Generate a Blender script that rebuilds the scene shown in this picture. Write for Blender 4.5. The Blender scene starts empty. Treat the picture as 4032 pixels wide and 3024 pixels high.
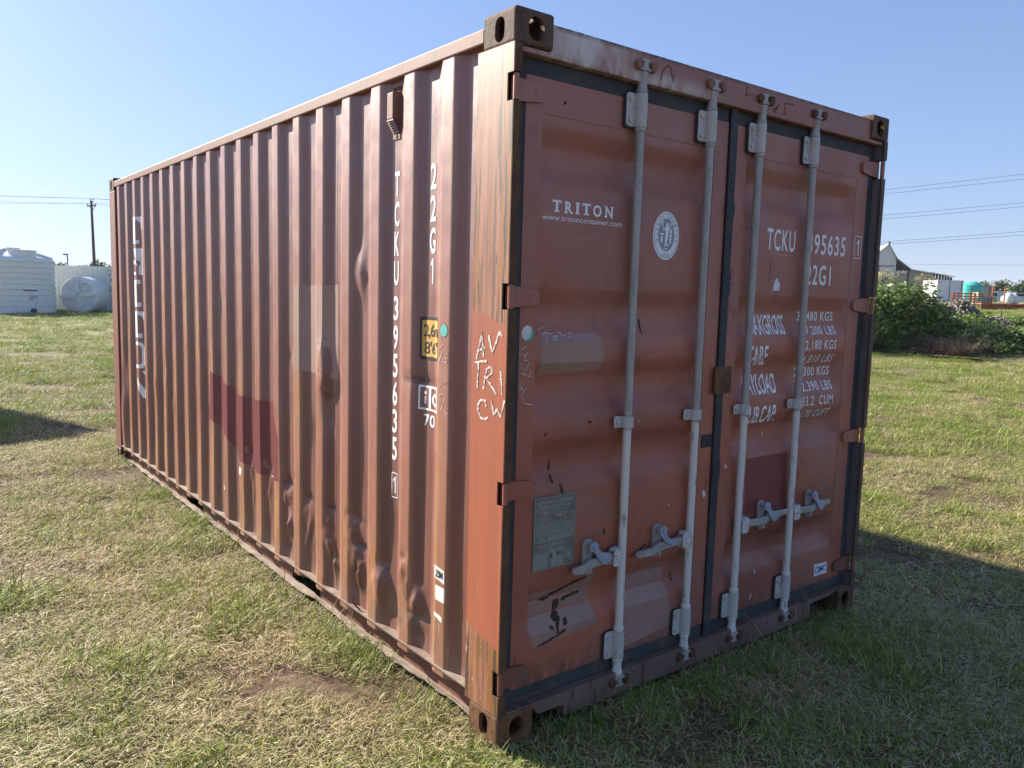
import bpy, bmesh, math, random
import numpy as np
from mathutils import Vector, Matrix
from mathutils.geometry import tessellate_polygon
random.seed(7); rng = np.random.default_rng(7)
S = bpy.context.scene
COL = S.collection
rad = math.radians

# ------------------------------------------------------------------ camera, sky, sun, exposure
CAM = Vector((-1.683, -2.185, 1.643))
yaw, pitch, roll = 0.663169, -0.110895, 0.02718
_f = Vector((math.sin(yaw)*math.cos(pitch), math.cos(yaw)*math.cos(pitch), math.sin(pitch)))
_r = Vector((math.cos(yaw), -math.sin(yaw), 0)); _u = _r.cross(_f)
_R = math.cos(roll)*_r + math.sin(roll)*_u; _U = -math.sin(roll)*_r + math.cos(roll)*_u
cd = bpy.data.cameras.new('camera'); cam = bpy.data.objects.new('camera', cd); COL.objects.link(cam)
cam.matrix_world = Matrix(((_R.x, _U.x, -_f.x, CAM.x), (_R.y, _U.y, -_f.y, CAM.y), (_R.z, _U.z, -_f.z, CAM.z), (0, 0, 0, 1)))
cd.sensor_width = 36; cd.lens = 28.294; cd.clip_start = .05; cd.clip_end = 12000
S.camera = cam
SUN = Vector((-.595, 1.83, 1.0)).normalized()
W = bpy.data.worlds.new('World'); S.world = W; W.use_nodes = True
_nt = W.node_tree
sky = _nt.nodes.new('ShaderNodeTexSky'); sky.sky_type = 'NISHITA'; sky.sun_disc = False
sky.sun_elevation = math.asin(SUN.z); sky.sun_rotation = math.atan2(SUN.x, SUN.y)
sky.altitude = 50; sky.air_density = 1.0; sky.dust_density = 1.0; sky.ozone_density = 4.0
_gm = _nt.nodes.new('ShaderNodeGamma'); _gm.inputs[1].default_value = .62      # whole sky: gamma evens out its brightness
_nt.links.new(sky.outputs[0], _gm.inputs[0]); _tn = _nt.nodes.new('ShaderNodeMix'); _tn.data_type = 'RGBA'; _tn.blend_type = 'MULTIPLY'; _tn.inputs[0].default_value = 1; _tn.inputs[7].default_value = (.91, 1.10, 1.49, 1)
_nt.links.new(_gm.outputs[0], _tn.inputs[6]); _nt.links.new(_tn.outputs[2], _nt.nodes['Background'].inputs[0])
_nt.nodes['Background'].inputs[1].default_value = 0.080
sl = bpy.data.lights.new('sun', 'SUN'); sl.energy = 5.0; sl.angle = rad(.53); sl.color = (1, .92, .80)
so = bpy.data.objects.new('sun', sl); COL.objects.link(so)
so.rotation_euler = (-SUN).to_track_quat('-Z', 'Y').to_euler()
S.view_settings.view_transform = 'Standard'; S.view_settings.look = 'None'
S.view_settings.exposure = 1.45; S.view_settings.gamma = 1; S.view_settings.use_curve_mapping = False
S.cycles.max_bounces = 6; S.cycles.transparent_max_bounces = 6

# ------------------------------------------------------------------ tagging and geometry helpers
def tag(o, label=None, cat=None, group=None, kind=None):
    for k, v in (('label', label), ('category', cat), ('group', group), ('kind', kind)):
        if v: o[k] = v
    return o
def empty(name, label, cat, loc=(0, 0, 0), rz=0, group=None):
    o = bpy.data.objects.new(name, None); COL.objects.link(o); o.location = loc; o.rotation_euler = (0, 0, rz)
    o.empty_display_size = .2
    return tag(o, label, cat, group)

class Geo:
    def __init__(s): s.v = []; s.f = []
    def add(s, vs, fs):
        b = len(s.v); s.v += [tuple(p) for p in vs]; s.f += [tuple(i+b for i in f) for f in fs]; return s
    def box(s, x0, x1, y0, y1, z0, z1, M=None):
        vs = [(x, y, z) for z in (z0, z1) for y in (y0, y1) for x in (x0, x1)]
        if M: vs = [M @ Vector(p) for p in vs]
        return s.add(vs, [(0, 2, 3, 1), (4, 5, 7, 6), (0, 1, 5, 4), (2, 6, 7, 3), (0, 4, 6, 2), (1, 3, 7, 5)])
    def bar(s, p0, p1, w, h, up=(0, 0, 1)):
        p0 = Vector(p0); p1 = Vector(p1); d = (p1-p0); L = d.length; d.normalize()
        a = d.cross(Vector(up))
        if a.length < 1e-4: a = d.cross(Vector((1, 0, 0)))
        a.normalize(); b = a.cross(d)
        vs = [p + a*sa*w/2 + b*sb*h/2 for p in (p0, p1) for sb in (-1, 1) for sa in (-1, 1)]
        return s.add(vs, [(0, 1, 3, 2), (4, 6, 7, 5), (0, 4, 5, 1), (2, 3, 7, 6), (0, 2, 6, 4), (1, 5, 7, 3)])
    def tube(s, pts, r, n=8, cap=True):
        pts = [Vector(p) for p in pts]; m = len(pts); rs = r if isinstance(r, (list, tuple)) else [r]*m
        vs = []; fs = []
        for i, p in enumerate(pts):
            d = (pts[min(i+1, m-1)] - pts[max(i-1, 0)]).normalized()
            a = d.cross(Vector((0, 0, 1)));
            if a.length < .05: a = d.cross(Vector((1, 0, 0)))
            a.normalize(); b = a.cross(d)
            vs += [p + (a*math.cos(2*math.pi*k/n) + b*math.sin(2*math.pi*k/n))*rs[i] for k in range(n)]
        for i in range(m-1):
            for k in range(n):
                fs.append((i*n+k, i*n+(k+1) % n, (i+1)*n+(k+1) % n, (i+1)*n+k))
        if cap: fs += [tuple(range(n)), tuple((m-1)*n+k for k in reversed(range(n)))]
        return s.add(vs, fs)
    def lathe(s, prof, c=(0, 0, 0), n=24, M=None):
        vs = []; fs = []
        for r, z in prof:
            vs += [Vector((r*math.cos(2*math.pi*k/n), r*math.sin(2*math.pi*k/n), z)) for k in range(n)]
        for i in range(len(prof)-1):
            for k in range(n): fs.append((i*n+k, i*n+(k+1) % n, (i+1)*n+(k+1) % n, (i+1)*n+k))
        fs += [tuple(range(n))[::-1], tuple((len(prof)-1)*n+k for k in range(n))]
        c = Vector(c)
        return s.add([(M @ p if M else p) + c for p in vs], fs)
    def prism(s, poly, fn, a0, a1, holes=()):
        """poly (and holes): 2D loops; fn(u, v, a) -> xyz; solid between a0 and a1"""
        loops = [list(poly)] + [list(h) for h in holes]
        flat = [p for l in loops for p in l]
        tris = tessellate_polygon([[Vector((p[0], p[1], 0)) for p in l] for l in loops])
        n = len(flat)
        vs = [fn(u, v, a0) for u, v in flat] + [fn(u, v, a1) for u, v in flat]
        fs = [tuple(t) for t in tris] + [tuple(i+n for i in reversed(t)) for t in tris]
        b = 0
        for l in loops:
            m = len(l)
            for i in range(m):
                j = (i+1) % m; fs.append((b+i, b+j, b+j+n, b+i+n))
            b += m
        return s.add(vs, fs)
    def sheet(s, us, vs_, fn):
        b = len(s.v); m = len(vs_)
        for u in us:
            for v in vs_: s.v.append(tuple(fn(u, v)))
        for i in range(len(us)-1):
            for j in range(m-1):
                s.f.append((b+i*m+j, b+(i+1)*m+j, b+(i+1)*m+j+1, b+i*m+j+1))
        return s

def obj(name, g, mat, parent=None, smooth=False, bevel=0, label=None, fix=True, auto=None):
    me = bpy.data.meshes.new(name)
    me.from_pydata(g.v, [], g.f)
    if fix:
        bm = bmesh.new(); bm.from_mesh(me); bmesh.ops.recalc_face_normals(bm, faces=bm.faces); bm.to_mesh(me); bm.free()
    me.materials.append(mat)
    o = bpy.data.objects.new(name, me); COL.objects.link(o)
    if parent: o.parent = parent
    if smooth: me.shade_smooth()
    if auto:
        me.shade_smooth()
        me.set_sharp_from_angle(angle=rad(auto))
    if bevel:
        m = o.modifiers.new('bevel', 'BEVEL'); m.width = bevel; m.segments = 2; m.limit_method = 'ANGLE'; m.angle_limit = rad(40)
    if label: o['label'] = label
    return o
def clone(o, parent=None, loc=None, rz=None):
    c = o.copy(); COL.objects.link(c); c.parent = parent
    if loc is not None: c.location = loc
    if rz is not None: c.rotation_euler = (0, 0, rz)
    for ch in list(o.children): clone(ch, c)
    return c
def sstep(a, b, x):
    t = min(1, max(0, (x-a)/(b-a))); return t*t*(3-2*t)
def XZ(y): return lambda u, v, a: (u, a, v)

# ------------------------------------------------------------------ materials
class Mat:
    def __init__(s, name, rough=.5, metal=0, spec=.5):
        s.m = bpy.data.materials.new(name); s.m.use_nodes = True; s.t = s.m.node_tree; s.n = s.t.nodes
        s.b = s.n['Principled BSDF']; s.out = s.n['Material Output']
        s.b.inputs['Roughness'].default_value = rough; s.b.inputs['Metallic'].default_value = metal
        s.b.inputs['Specular IOR Level'].default_value = spec
        s.co = s.n.new('ShaderNodeTexCoord').outputs['Object']
    def L(s, a, b): s.t.links.new(a, b)
    def _in(s, sock, v):
        if hasattr(v, 'is_output'): s.L(v, sock)
        elif isinstance(v, (tuple, list)) and len(v) == 3 and sock.type == 'RGBA': sock.default_value = (*v, 1)
        else: sock.default_value = v
    def world(s): return s.n.new('ShaderNodeNewGeometry').outputs['Position']
    def scaled(s, v, sc):
        k = s.n.new('ShaderNodeVectorMath'); k.operation = 'MULTIPLY'; s._in(k.inputs[0], v); k.inputs[1].default_value = sc; return k.outputs[0]
    def noise(s, scale, detail=3, rough=.55, co=None, sc=None, dist=0):
        k = s.n.new('ShaderNodeTexNoise'); k.inputs['Scale'].default_value = scale; k.inputs['Detail'].default_value = detail
        k.inputs['Roughness'].default_value = rough; k.inputs['Distortion'].default_value = dist
        c = co if co is not None else s.co
        if sc: c = s.scaled(c, sc)
        s.L(c, k.inputs['Vector']); return k.outputs['Fac']
    def ramp(s, f, *st):
        k = s.n.new('ShaderNodeMapRange'); k.clamp = True
        s._in(k.inputs[0], f); k.inputs[1].default_value = st[0]; k.inputs[2].default_value = st[1]
        k.inputs[3].default_value = st[2] if len(st) > 2 else 0; k.inputs[4].default_value = st[3] if len(st) > 3 else 1
        return k.outputs[0]
    def math(s, op, a, b=0.):
        k = s.n.new('ShaderNodeMath'); k.operation = op; s._in(k.inputs[0], a); s._in(k.inputs[1], b); k.use_clamp = False; return k.outputs[0]
    def mix(s, f, a, b, mode='MIX'):
        k = s.n.new('ShaderNodeMix'); k.data_type = 'RGBA'; k.blend_type = mode
        s._in(k.inputs[0], f); s._in(k.inputs[6], a); s._in(k.inputs[7], b); return k.outputs[2]
    def attr(s, name):
        k = s.n.new('ShaderNodeAttribute'); k.attribute_name = name; return k.outputs['Fac']
    def sep(s, v=None):
        k = s.n.new('ShaderNodeSeparateXYZ'); s.L(v if v is not None else s.co, k.inputs[0]); return k.outputs
    def color(s, c): s._in(s.b.inputs['Base Color'], c); return s
    def rough(s, r): s._in(s.b.inputs['Roughness'], r); return s
    def bump(s, h, strength=.3, dist=.01):
        k = s.n.new('ShaderNodeBump'); k.inputs['Strength'].default_value = strength; k.inputs['Distance'].default_value = dist
        s.L(h, k.inputs['Height']); s.L(k.outputs[0], s.b.inputs['Normal']); return s
    def band(s, x, a, b, soft=.01):
        """1 inside a..b"""
        return s.math('MULTIPLY', s.ramp(x, a-soft, a+soft), s.ramp(x, b-soft, b+soft, 1, 0))
    def mul(s, *v):
        r = v[0]
        for q in v[1:]: r = s.math('MULTIPLY', r, q)
        return r

RED = (.275, .088, .054); RED_D = (.205, .063, .040); RED_F = (.36, .165, .13)
RUST = (.085, .036, .018); OCHRE = (.36, .175, .06)

def weathered_sheen(m, base=RED, dark=RED_D, fade=RED_F, sheen_z=(.9, 2.5), scuff=.5, rust=.3, edge=None):
    z = m.sep()[2]
    c = m.mix(m.ramp(m.noise(1.1, 4), .35, .7), base, dark)
    f = m.mul(m.ramp(z, *sheen_z), m.ramp(m.noise(2.3, 4), .25, .75, .45, 1))
    c = m.mix(m.mul(f, .75), c, fade)  # chalky paler tone upward; sky sheen on the upper part painted in too
    st = m.noise(1, 4, .6, sc=(34, 34, 1.3))
    c = m.mix(m.mul(m.ramp(st, .55, .75), .35*scuff), c, fade)
    c = m.mix(m.mul(m.ramp(m.noise(1, 5, .7, sc=(60, 60, 3)), .62, .72), m.ramp(m.noise(1.7, 3), .45, .62), scuff), c, (.07, .04, .033))
    # chips with rust
    chips = m.mul(m.ramp(m.noise(26, 6, .65), .63, .67), m.ramp(m.noise(3.1, 3), .42, .6), rust)
    c = m.mix(chips, c, RUST)
    return c

def mat_side():
    m = Mat('red_side_paint', .42, 0, .8)
    c = weathered_sheen(m, base=(.205, .074, .055), dark=(.16, .054, .040), fade=(.285, .150, .130), scuff=.45, rust=.35)
    w = m.attr('wear'); z = m.sep()[2]
    c = m.mix(m.mul(w, m.ramp(m.noise(1, 4, .6, sc=(5, 5, 1.2)), .25, .7, .35, .75)), c, m.mix(m.ramp(z, .5, 1.9), (.41, .165, .095), (.40, .195, .155)))      # crests painted lighter to deepen sunlit contrast, pinker upward like sky sheen
    st = m.noise(1, 6, .7, sc=(45, 45, 1.6)); lo = m.ramp(z, 2.3, .5, .25, 1)
    wear = m.mul(w, m.ramp(st, .47, .54), m.ramp(m.noise(1, 3, .6, sc=(2, 2.6, .9)), .36, .52), lo)
    ribv = m.ramp(m.noise(1, 1, .5, sc=(0, 2.9, .25)), .42, .60)
    wear = m.mul(wear, ribv)
    c = m.mix(wear, c, (.42, .215, .075))
    c = m.mix(m.mul(w, m.ramp(m.noise(1, 6, .72, sc=(70, 60, 7)), .60, .635), m.ramp(m.noise(1.6, 3), .46, .54), lo), c, (.11, .075, .055))
    c = m.mix(m.mul(w, m.ramp(m.noise(1, 5, .7, sc=(120, 70, 4)), .62, .66), m.ramp(m.noise(2.2, 2), .5, .6), lo), c, (.50, .40, .22))
    c = m.mix(m.mul(m.ramp(m.noise(1, 7, .75, sc=(34, 34, 26)), .645, .66), m.ramp(m.noise(1.9, 3), .46, .56), lo), c, (.045, .028, .02))
    hs = m.mul(w, m.ramp(m.noise(1, 4, .6, sc=(3, 9, 90)), .64, .70), m.ramp(m.noise(1.3, 2), .45, .6), .5)
    c = m.mix(hs, c, (.42, .27, .22))
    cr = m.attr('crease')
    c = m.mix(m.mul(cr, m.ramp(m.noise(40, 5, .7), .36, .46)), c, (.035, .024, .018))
    dust = m.mul(m.ramp(z, .45, .14), m.ramp(m.noise(5, 4), .35, .65), .55)
    c = m.mix(dust, c, (.28, .19, .135))
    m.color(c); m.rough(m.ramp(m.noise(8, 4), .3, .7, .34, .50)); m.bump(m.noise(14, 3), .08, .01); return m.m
def mat_door():
    m = Mat('red_door_paint', .42)
    c = weathered_sheen(m, base=(.42, .135, .080), scuff=.4, rust=.45)
    x, y, z = m.sep()
    # scattered dark rust nicks, denser low down
    nk = m.mul(m.ramp(m.noise(1, 6, .7, sc=(34, 34, 14)), .625, .655), m.ramp(z, 1.9, .2, .25, 1), m.ramp(m.noise(4, 2), .42, .55))
    c = m.mix(nk, c, (.05, .025, .018))
    zz = m.math('ADD', z, m.math('MULTIPLY', m.math('SUBTRACT', m.noise(8, 4), .5), .12))
    c = m.mix(m.mul(m.ramp(zz, .27, .18), m.ramp(m.noise(1, 5, .7, sc=(22, 22, 7)), .40, .58), .8), c, (.10, .055, .038))
    c = m.mix(m.mul(m.ramp(m.noise(1.6, 4), .48, .62), .35), c, (.33, .17, .14))
    runs = m.mul(m.ramp(m.noise(1, 5, .7, sc=(26, 26, 1.1)), .60, .68), m.ramp(m.noise(1, 3, .6, sc=(2.2, 2.2, 1.6)), .50, .62), .45)
    c = m.mix(runs, c, (.12, .055, .032))
    sc1 = m.mul(m.ramp(m.noise(1, 3, .6, sc=(4, 4, 110), dist=.6), .665, .69), m.ramp(m.noise(1.4, 2), .50, .60), .5)
    c = m.mix(sc1, c, (.46, .25, .20))
    m.color(c); m.rough(m.ramp(m.noise(7, 4), .3, .7, .38, .60)); m.bump(m.math('ADD', m.noise(2.2, 2), m.mul(m.noise(9, 3), .12)), .12, .02); return m.m
def mat_rail(name, grime=.75, base=(.20, .085, .060)):
    m = Mat(name, .62, 0, .3)
    c = weathered_sheen(m, base=base, scuff=.6, rust=.9, fade=(.26, .15, .12), sheen_z=(1.5, 2.6))
    g = m.mul(m.ramp(m.noise(1, 5, .65, sc=(7, 7, 11)), .5, .68), grime)
    c = m.mix(g, c, (.13, .10, .08))
    m.color(c); m.bump(m.noise(30, 4), .15, .005); return m.m
def mat_header():
    m = Mat('header_paint', .5)
    c = weathered_sheen(m, scuff=.5, rust=.5)
    x, y, z = m.sep()
    ble = m.mul(m.math('MAXIMUM', m.band(x, .16, .50, .14), m.mul(m.band(x, .5, .95, .25), m.ramp(z, 2.52, 2.47))), m.ramp(m.noise(1, 5, .65, sc=(9, 9, 5)), .30, .55), .95)
    c = m.mix(ble, c, (.60, .55, .50))
    ru = m.mul(m.ramp(z, 2.485, 2.452), m.ramp(m.noise(1, 4, .7, sc=(26, 26, 3)), .42, .62))
    c = m.mix(m.mul(ru, .75), c, (.16, .075, .03))
    top = m.mul(m.ramp(z, 2.545, 2.563), m.ramp(m.noise(30, 5), .4, .55))
    c = m.mix(top, c, (.05, .03, .02))
    c = m.mix(m.mul(m.ramp(m.noise(1, 4, .65, sc=(30, 30, 1.2)), .58, .68), .4), c, (.17, .08, .05))
    m.color(c); return m.m
def mat_sill():
    m = Mat('sill_paint', .6)
    c = m.mix(m.ramp(m.noise(5, 5), .3, .7), (.135, .07, .058), (.17, .115, .095))
    c = m.mix(m.mul(m.ramp(m.noise(1, 6, .7, sc=(24, 24, 9)), .55, .64), .85), c, (.06, .03, .02))
    c = m.mix(m.mul(m.ramp(m.noise(1, 4, .7, sc=(30, 30, 4)), .6, .68), .6), c, (.30, .24, .20))
    m.color(c); m.bump(m.noise(40, 4), .2, .004); return m.m
def mat_post():
    m = Mat('corner_post_paint', .45)
    x, y, z = m.sep()
    c = m.mix(m.ramp(m.noise(1, 4, .6, sc=(14, 14, 1.5)), .3, .7), (.41, .195, .13), (.29, .12, .072))
    st = m.noise(1, 6, .72, sc=(36, 36, 1.5))
    near = m.ramp(y, .10, .02, .25, 1)
    far = m.ramp(y, .16, .20, 0, .9)
    pk = m.math('MAXIMUM', near, far)
    c = m.mix(m.mul(m.ramp(st, .44, .52), pk), c, (.29, .115, .022))
    c = m.mix(m.mul(m.ramp(m.noise(1, 6, .72, sc=(50, 50, 2.6)), .52, .54), m.ramp(m.noise(2, 3), .34, .44), m.ramp(pk, .2, .5, .35, 1)), c, (.085, .055, .036))
    # repainted stretch (fresh orange-red primer)
    edge = m.math('ADD', z, m.math('MULTIPLY', m.math('SUBTRACT', m.noise(9, 3), .5), .05))
    edge = m.math('ADD', edge, m.math('MULTIPLY', y, -.25))
    rp = m.band(edge, .365, 1.535, .003)
    fresh = m.mix(m.ramp(m.noise(1, 4, .6, sc=(22, 22, .9)), .35, .7), (.40, .115, .055), (.335, .105, .06))
    fresh = m.mix(m.mul(m.ramp(m.noise(1, 4, .6, sc=(80, 80, 1)), .6, .68), .3), fresh, (.48, .22, .15))
    c = m.mix(rp, c, fresh)
    low = m.mul(m.ramp(z, .40, .36), m.ramp(m.noise(1, 5, .7, sc=(28, 28, 4)), .5, .58))
    c = m.mix(m.mul(low, .8), c, (.22, .10, .035))
    c = m.mix(m.mul(m.ramp(z, .42, .36), m.ramp(m.noise(1, 4, .7, sc=(40, 40, 14)), .64, .68)), c, (.55, .47, .42))
    m.color(c); m.bump(m.noise(1, 4, .6, sc=(60, 60, 12)), .18, .002); return m.m
def mat_rust(name, c0=(.062, .034, .022), c1=(.135, .066, .032), pale=.3):
    m = Mat(name, .75, 0, .3)
    c = m.mix(m.ramp(m.noise(12, 6, .7), .35, .65), c0, c1)
    c = m.mix(m.mul(m.ramp(m.noise(34, 6, .7), .6, .68), pale), c, (.42, .34, .28))
    c = m.mix(m.mul(m.ramp(m.noise(1, 5, .7, sc=(30, 30, 4)), .55, .65), .6), c, (.20, .095, .035))
    m.color(c); m.bump(m.noise(50, 5), .5, .004); return m.m
def mat_galv(name, white=None):
    m = Mat(name, .5, .12)
    c = m.mix(m.ramp(m.noise(1, 4, .6, sc=(30, 30, 9)), .3, .7), (.40, .375, .345), (.27, .255, .235))
    c = m.mix(m.mul(m.ramp(m.noise(90, 3), .55, .65), .4), c, (.47, .47, .46))
    if white:
        z = m.sep()[2]
        zz = m.math('ADD', z, m.math('MULTIPLY', m.math('SUBTRACT', m.noise(20, 3), .5), .04))
        pe = m.ramp(m.noise(1, 5, .65, sc=(22, 22, 5)), .56, .60, 1, 0)
        wf = m.mul(m.ramp(zz, white+.005, white-.005), pe)
        c = m.mix(wf, c, (.63, .60, .56))
        c = m.mix(m.mul(m.ramp(m.noise(1, 5, .7, sc=(40, 40, 20)), .66, .70), m.ramp(z, 1.25, 1.1)), c, (.10, .095, .09))
        m._in(m.b.inputs['Metallic'], m.ramp(wf, 0, 1, .12, 0))
    m.color(c); m.bump(m.noise(60, 3), .1, .003); return m.m
def plain(name, c, rough=.6, metal=0, var=.15, sc=8, spec=.5):
    m = Mat(name, rough, metal, spec)
    d = tuple(k*(1-var) for k in c); l = tuple(min(1, k*(1+var)) for k in c)
    m.color(m.mix(m.ramp(m.noise(sc, 4), .3, .7), d, l)); return m.m
def worn_print(name, c, under=RED_F, wear=.64):
    m = Mat(name, .55)
    m.color(m.mix(m.mul(m.ramp(m.noise(70, 5, .7), wear, wear+.05), .8), c, under)); return m.m

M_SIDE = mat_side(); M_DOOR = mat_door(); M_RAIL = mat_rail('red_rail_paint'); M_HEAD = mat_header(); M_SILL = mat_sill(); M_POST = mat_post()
M_ROOF = mat_rail('red_roof_paint'); M_CAST = mat_rust('rusty_casting', (.07, .042, .032), (.14, .082, .055), .45); M_RUST = mat_rust('dark_rust', pale=.12)
M_RUSTO = mat_rust('orange_rust', (.085, .042, .022), (.17, .082, .038), .2)
M_SCRAPE = mat_rust('bare_scraped_rust', (.022, .014, .010), (.065, .034, .018), .05)
M_GALV = mat_galv('galvanised_steel')
def mat_bracket():
    m = Mat('beige_grey_bracket', .6)
    c = m.mix(m.ramp(m.noise(9, 4), .3, .7), (.42, .40, .37), (.52, .50, .47))
    c = m.mix(m.mul(m.ramp(m.noise(1, 5, .7, sc=(24, 24, 10)), .58, .66), .7), c, (.24, .20, .17)); m.color(c); return m.m
M_BRK = mat_bracket(); M_BAR = mat_galv('white_painted_bar', 1.12); M_HAND = mat_galv('handle_steel')
M_HUB = worn_print('flaking_white_hub', (.58, .56, .54), (.22, .21, .2), .52)
M_BLUE = plain('pale_blue_steel', (.30, .35, .44), .4, .1)
def mat_rubber():
    m = Mat('grey_rubber_gasket', .7, 0, .3)
    c = m.mix(m.ramp(m.noise(6, 4), .3, .7), (.032, .038, .045), (.055, .06, .062))
    c = m.mix(m.mul(m.ramp(m.noise(1, 5, .7, sc=(7, 7, 20)), .50, .62), m.ramp(m.sep()[2], .6, .2, .4, 1), .75), c, (.105, .085, .062))
    m.color(c); m.bump(m.noise(40, 3), .2, .004); return m.m
M_RUB = mat_rubber()
M_RUBD = plain('black_rubber', (.022, .027, .034), .65)
M_WHITE = worn_print('white_lettering', (.80, .80, .79)); M_BV_G = plain('grey_sticker_print', (.26, .28, .30), .5)
M_DARK = plain('black_print', (.02, .02, .024), .5); M_YEL = plain('yellow_sticker', (.62, .36, .07), .5)
M_CHALK = worn_print('chalk', (.74, .70, .66), RED, .48); M_CHALKF = worn_print('faint_chalk', (.33, .24, .21), RED, .46)
M_MARK = worn_print('dark_marker', (.05, .028, .024), RED, .5)
M_PATCH = plain('grey_beige_patch_paint', (.33, .205, .165), .5, 0, .08, 3); M_MAROON = plain('maroon_patch_paint', (.175, .036, .040), .42, 0, .08, 3)
M_PATCH2 = plain('mauve_patch_paint', (.31, .185, .155), .5, 0, .1, 3)
M_TEAL = plain('teal_sticker', (.10, .46, .38), .5); M_PAPER = plain('white_paper_label', (.66, .66, .64), .6, 0, .08); M_BLUEP = plain('blue_print', (.05, .13, .42), .5)
M_PLATE = plain('olive_metal_plate', (.165, .165, .14), .45, .1, .25, 14); M_PLTXT = plain('plate_print', (.36, .36, .31), .5)
def mat_edge():
    m = Mat('worn_grey_post_edge', .65)
    c = m.mix(m.ramp(m.noise(1, 4, .6, sc=(9, 9, 2.5)), .3, .7), (.115, .098, .090), (.175, .155, .145))
    c = m.mix(m.mul(m.ramp(m.sep()[1], .022, .006), m.ramp(m.noise(1, 5, .7, sc=(20, 20, 5)), .25, .5)), c, (.075, .038, .022))
    c = m.mix(m.ramp(m.noise(1, 5, .7, sc=(26, 26, 3)), .60, .66), c, (.07, .038, .024)); m.color(c); return m.m
M_EDGE = mat_edge()
M_SHELF = None
def mat_dusty():
    m = Mat('dusty_rail_ledge', .8)
    c = m.mix(m.ramp(m.noise(9, 5, .65), .35, .6), (.15, .085, .062), (.26, .20, .15))
    m.color(c); return m.m
M_SHELF = mat_dusty()

# ------------------------------------------------------------------ text, made once
_texts = {}
def _pretext(items):
    obs = []
    for s, sp, off in items:
        cu = bpy.data.curves.new('text', 'FONT'); cu.body = s; cu.space_character = sp; cu.offset = off; cu.resolution_u = 3
        ob = bpy.data.objects.new('text', cu); COL.objects.link(ob); obs.append(((s, sp, off), ob, cu))
    dg = bpy.context.evaluated_depsgraph_get()
    for key, ob, cu in obs:
        me = bpy.data.meshes.new_from_object(ob.evaluated_get(dg))
        _texts[key] = ([(v.co.x, v.co.y) for v in me.vertices], [tuple(p.vertices) for p in me.polygons])
        bpy.data.objects.remove(ob); bpy.data.curves.remove(cu); bpy.data.meshes.remove(me)
CAPH = .729
def textpoly(s, u0, u1, v0, h, sp=1.0, off=0.0):
    """verts2d, faces fitted so the string spans u0..u1, baseline v0, capital height h"""
    vs, fs = _texts[(s, sp, off)]
    a = min(p[0] for p in vs); b = max(p[0] for p in vs)
    k = (u1-u0)/(b-a)
    return [(u0+(x-a)*k, v0+y*h/CAPH) for x, y in vs], fs
def one(u0, u1, v0, h):
    w = (u1-u0)*.42; return poly2([(u1-w, v0), (u1, v0), (u1, v0+h), (u1-w*.8, v0+h), (u0, v0+h*.80), (u0, v0+h*.68), (u1-w, v0+h*.80)])
def join2(parts):
    V = []; F = []
    for v, f in parts:
        b = len(V); V += list(v); F += [tuple(i+b for i in q) for q in f]
    return V, F
def poly2(*loops):
    flat = [p for l in loops for p in l]
    return flat, [tuple(t) for t in tessellate_polygon([[Vector((p[0], p[1], 0)) for p in l] for l in loops])]
def frame2(u0, u1, v0, v1, t):
    return poly2([(u0, v0), (u1, v0), (u1, v1), (u0, v1)], [(u0+t, v0+t), (u1-t, v0+t), (u1-t, v1-t), (u0+t, v1-t)])
def rect2(u0, u1, v0, v1): return poly2([(u0, v0), (u1, v0), (u1, v1), (u0, v1)])
def ell(cu, cv, a, b, n=32, t0=0, t1=2*math.pi): return [(cu+a*math.cos(t0+(t1-t0)*i/n), cv+b*math.sin(t0+(t1-t0)*i/n)) for i in range(n)]
def rrect(u0, u1, v0, v1, r, n=4):
    o = []
    for cu, cv, t in ((u1-r, v1-r, 0), (u0+r, v1-r, 90), (u0+r, v0+r, 180), (u1-r, v0+r, 270)):
        o += [(cu+r*math.cos(rad(t+90*i/n)), cv+r*math.sin(rad(t+90*i/n))) for i in range(n+1)]
    return o
def ragged(loop, amp, seg=.02, seed=0):
    r = random.Random(seed); o = []
    for i, p in enumerate(loop):
        q = loop[(i+1) % len(loop)]; L = math.hypot(q[0]-p[0], q[1]-p[1]); n = max(1, int(L/seg))
        for k in range(n):
            t = k/n; o.append((p[0]+(q[0]-p[0])*t+r.uniform(-amp, amp), p[1]+(q[1]-p[1])*t+r.uniform(-amp, amp)))
    return o
def ribbons(strokes, w, jit=0.0):
    P = []
    r = random.Random(3)
    for st in strokes:
        pts = []
        for i in range(len(st)-1):      # soften corners with a few in-between points
            for k in range(4):
                t = k/4; pts.append(Vector((st[i][0]*(1-t)+st[i+1][0]*t + r.uniform(-jit, jit), st[i][1]*(1-t)+st[i+1][1]*t + r.uniform(-jit, jit))))
        pts.append(Vector(st[-1])); V = []; F = []
        for i, p in enumerate(pts):
            d = pts[min(i+1, len(pts)-1)] - pts[max(i-1, 0)]
            d = d.normalized() if d.length > 1e-6 else Vector((1, 0)); nrm = Vector((-d.y, d.x))*w/2*r.uniform(.7, 1.25)
            V += [tuple(p+nrm), tuple(p-nrm)]
        F = [(2*i, 2*i+1, 2*i+3, 2*i+2) for i in range(len(pts)-1)]
        P.append((V, F))
    return join2(P)
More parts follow.
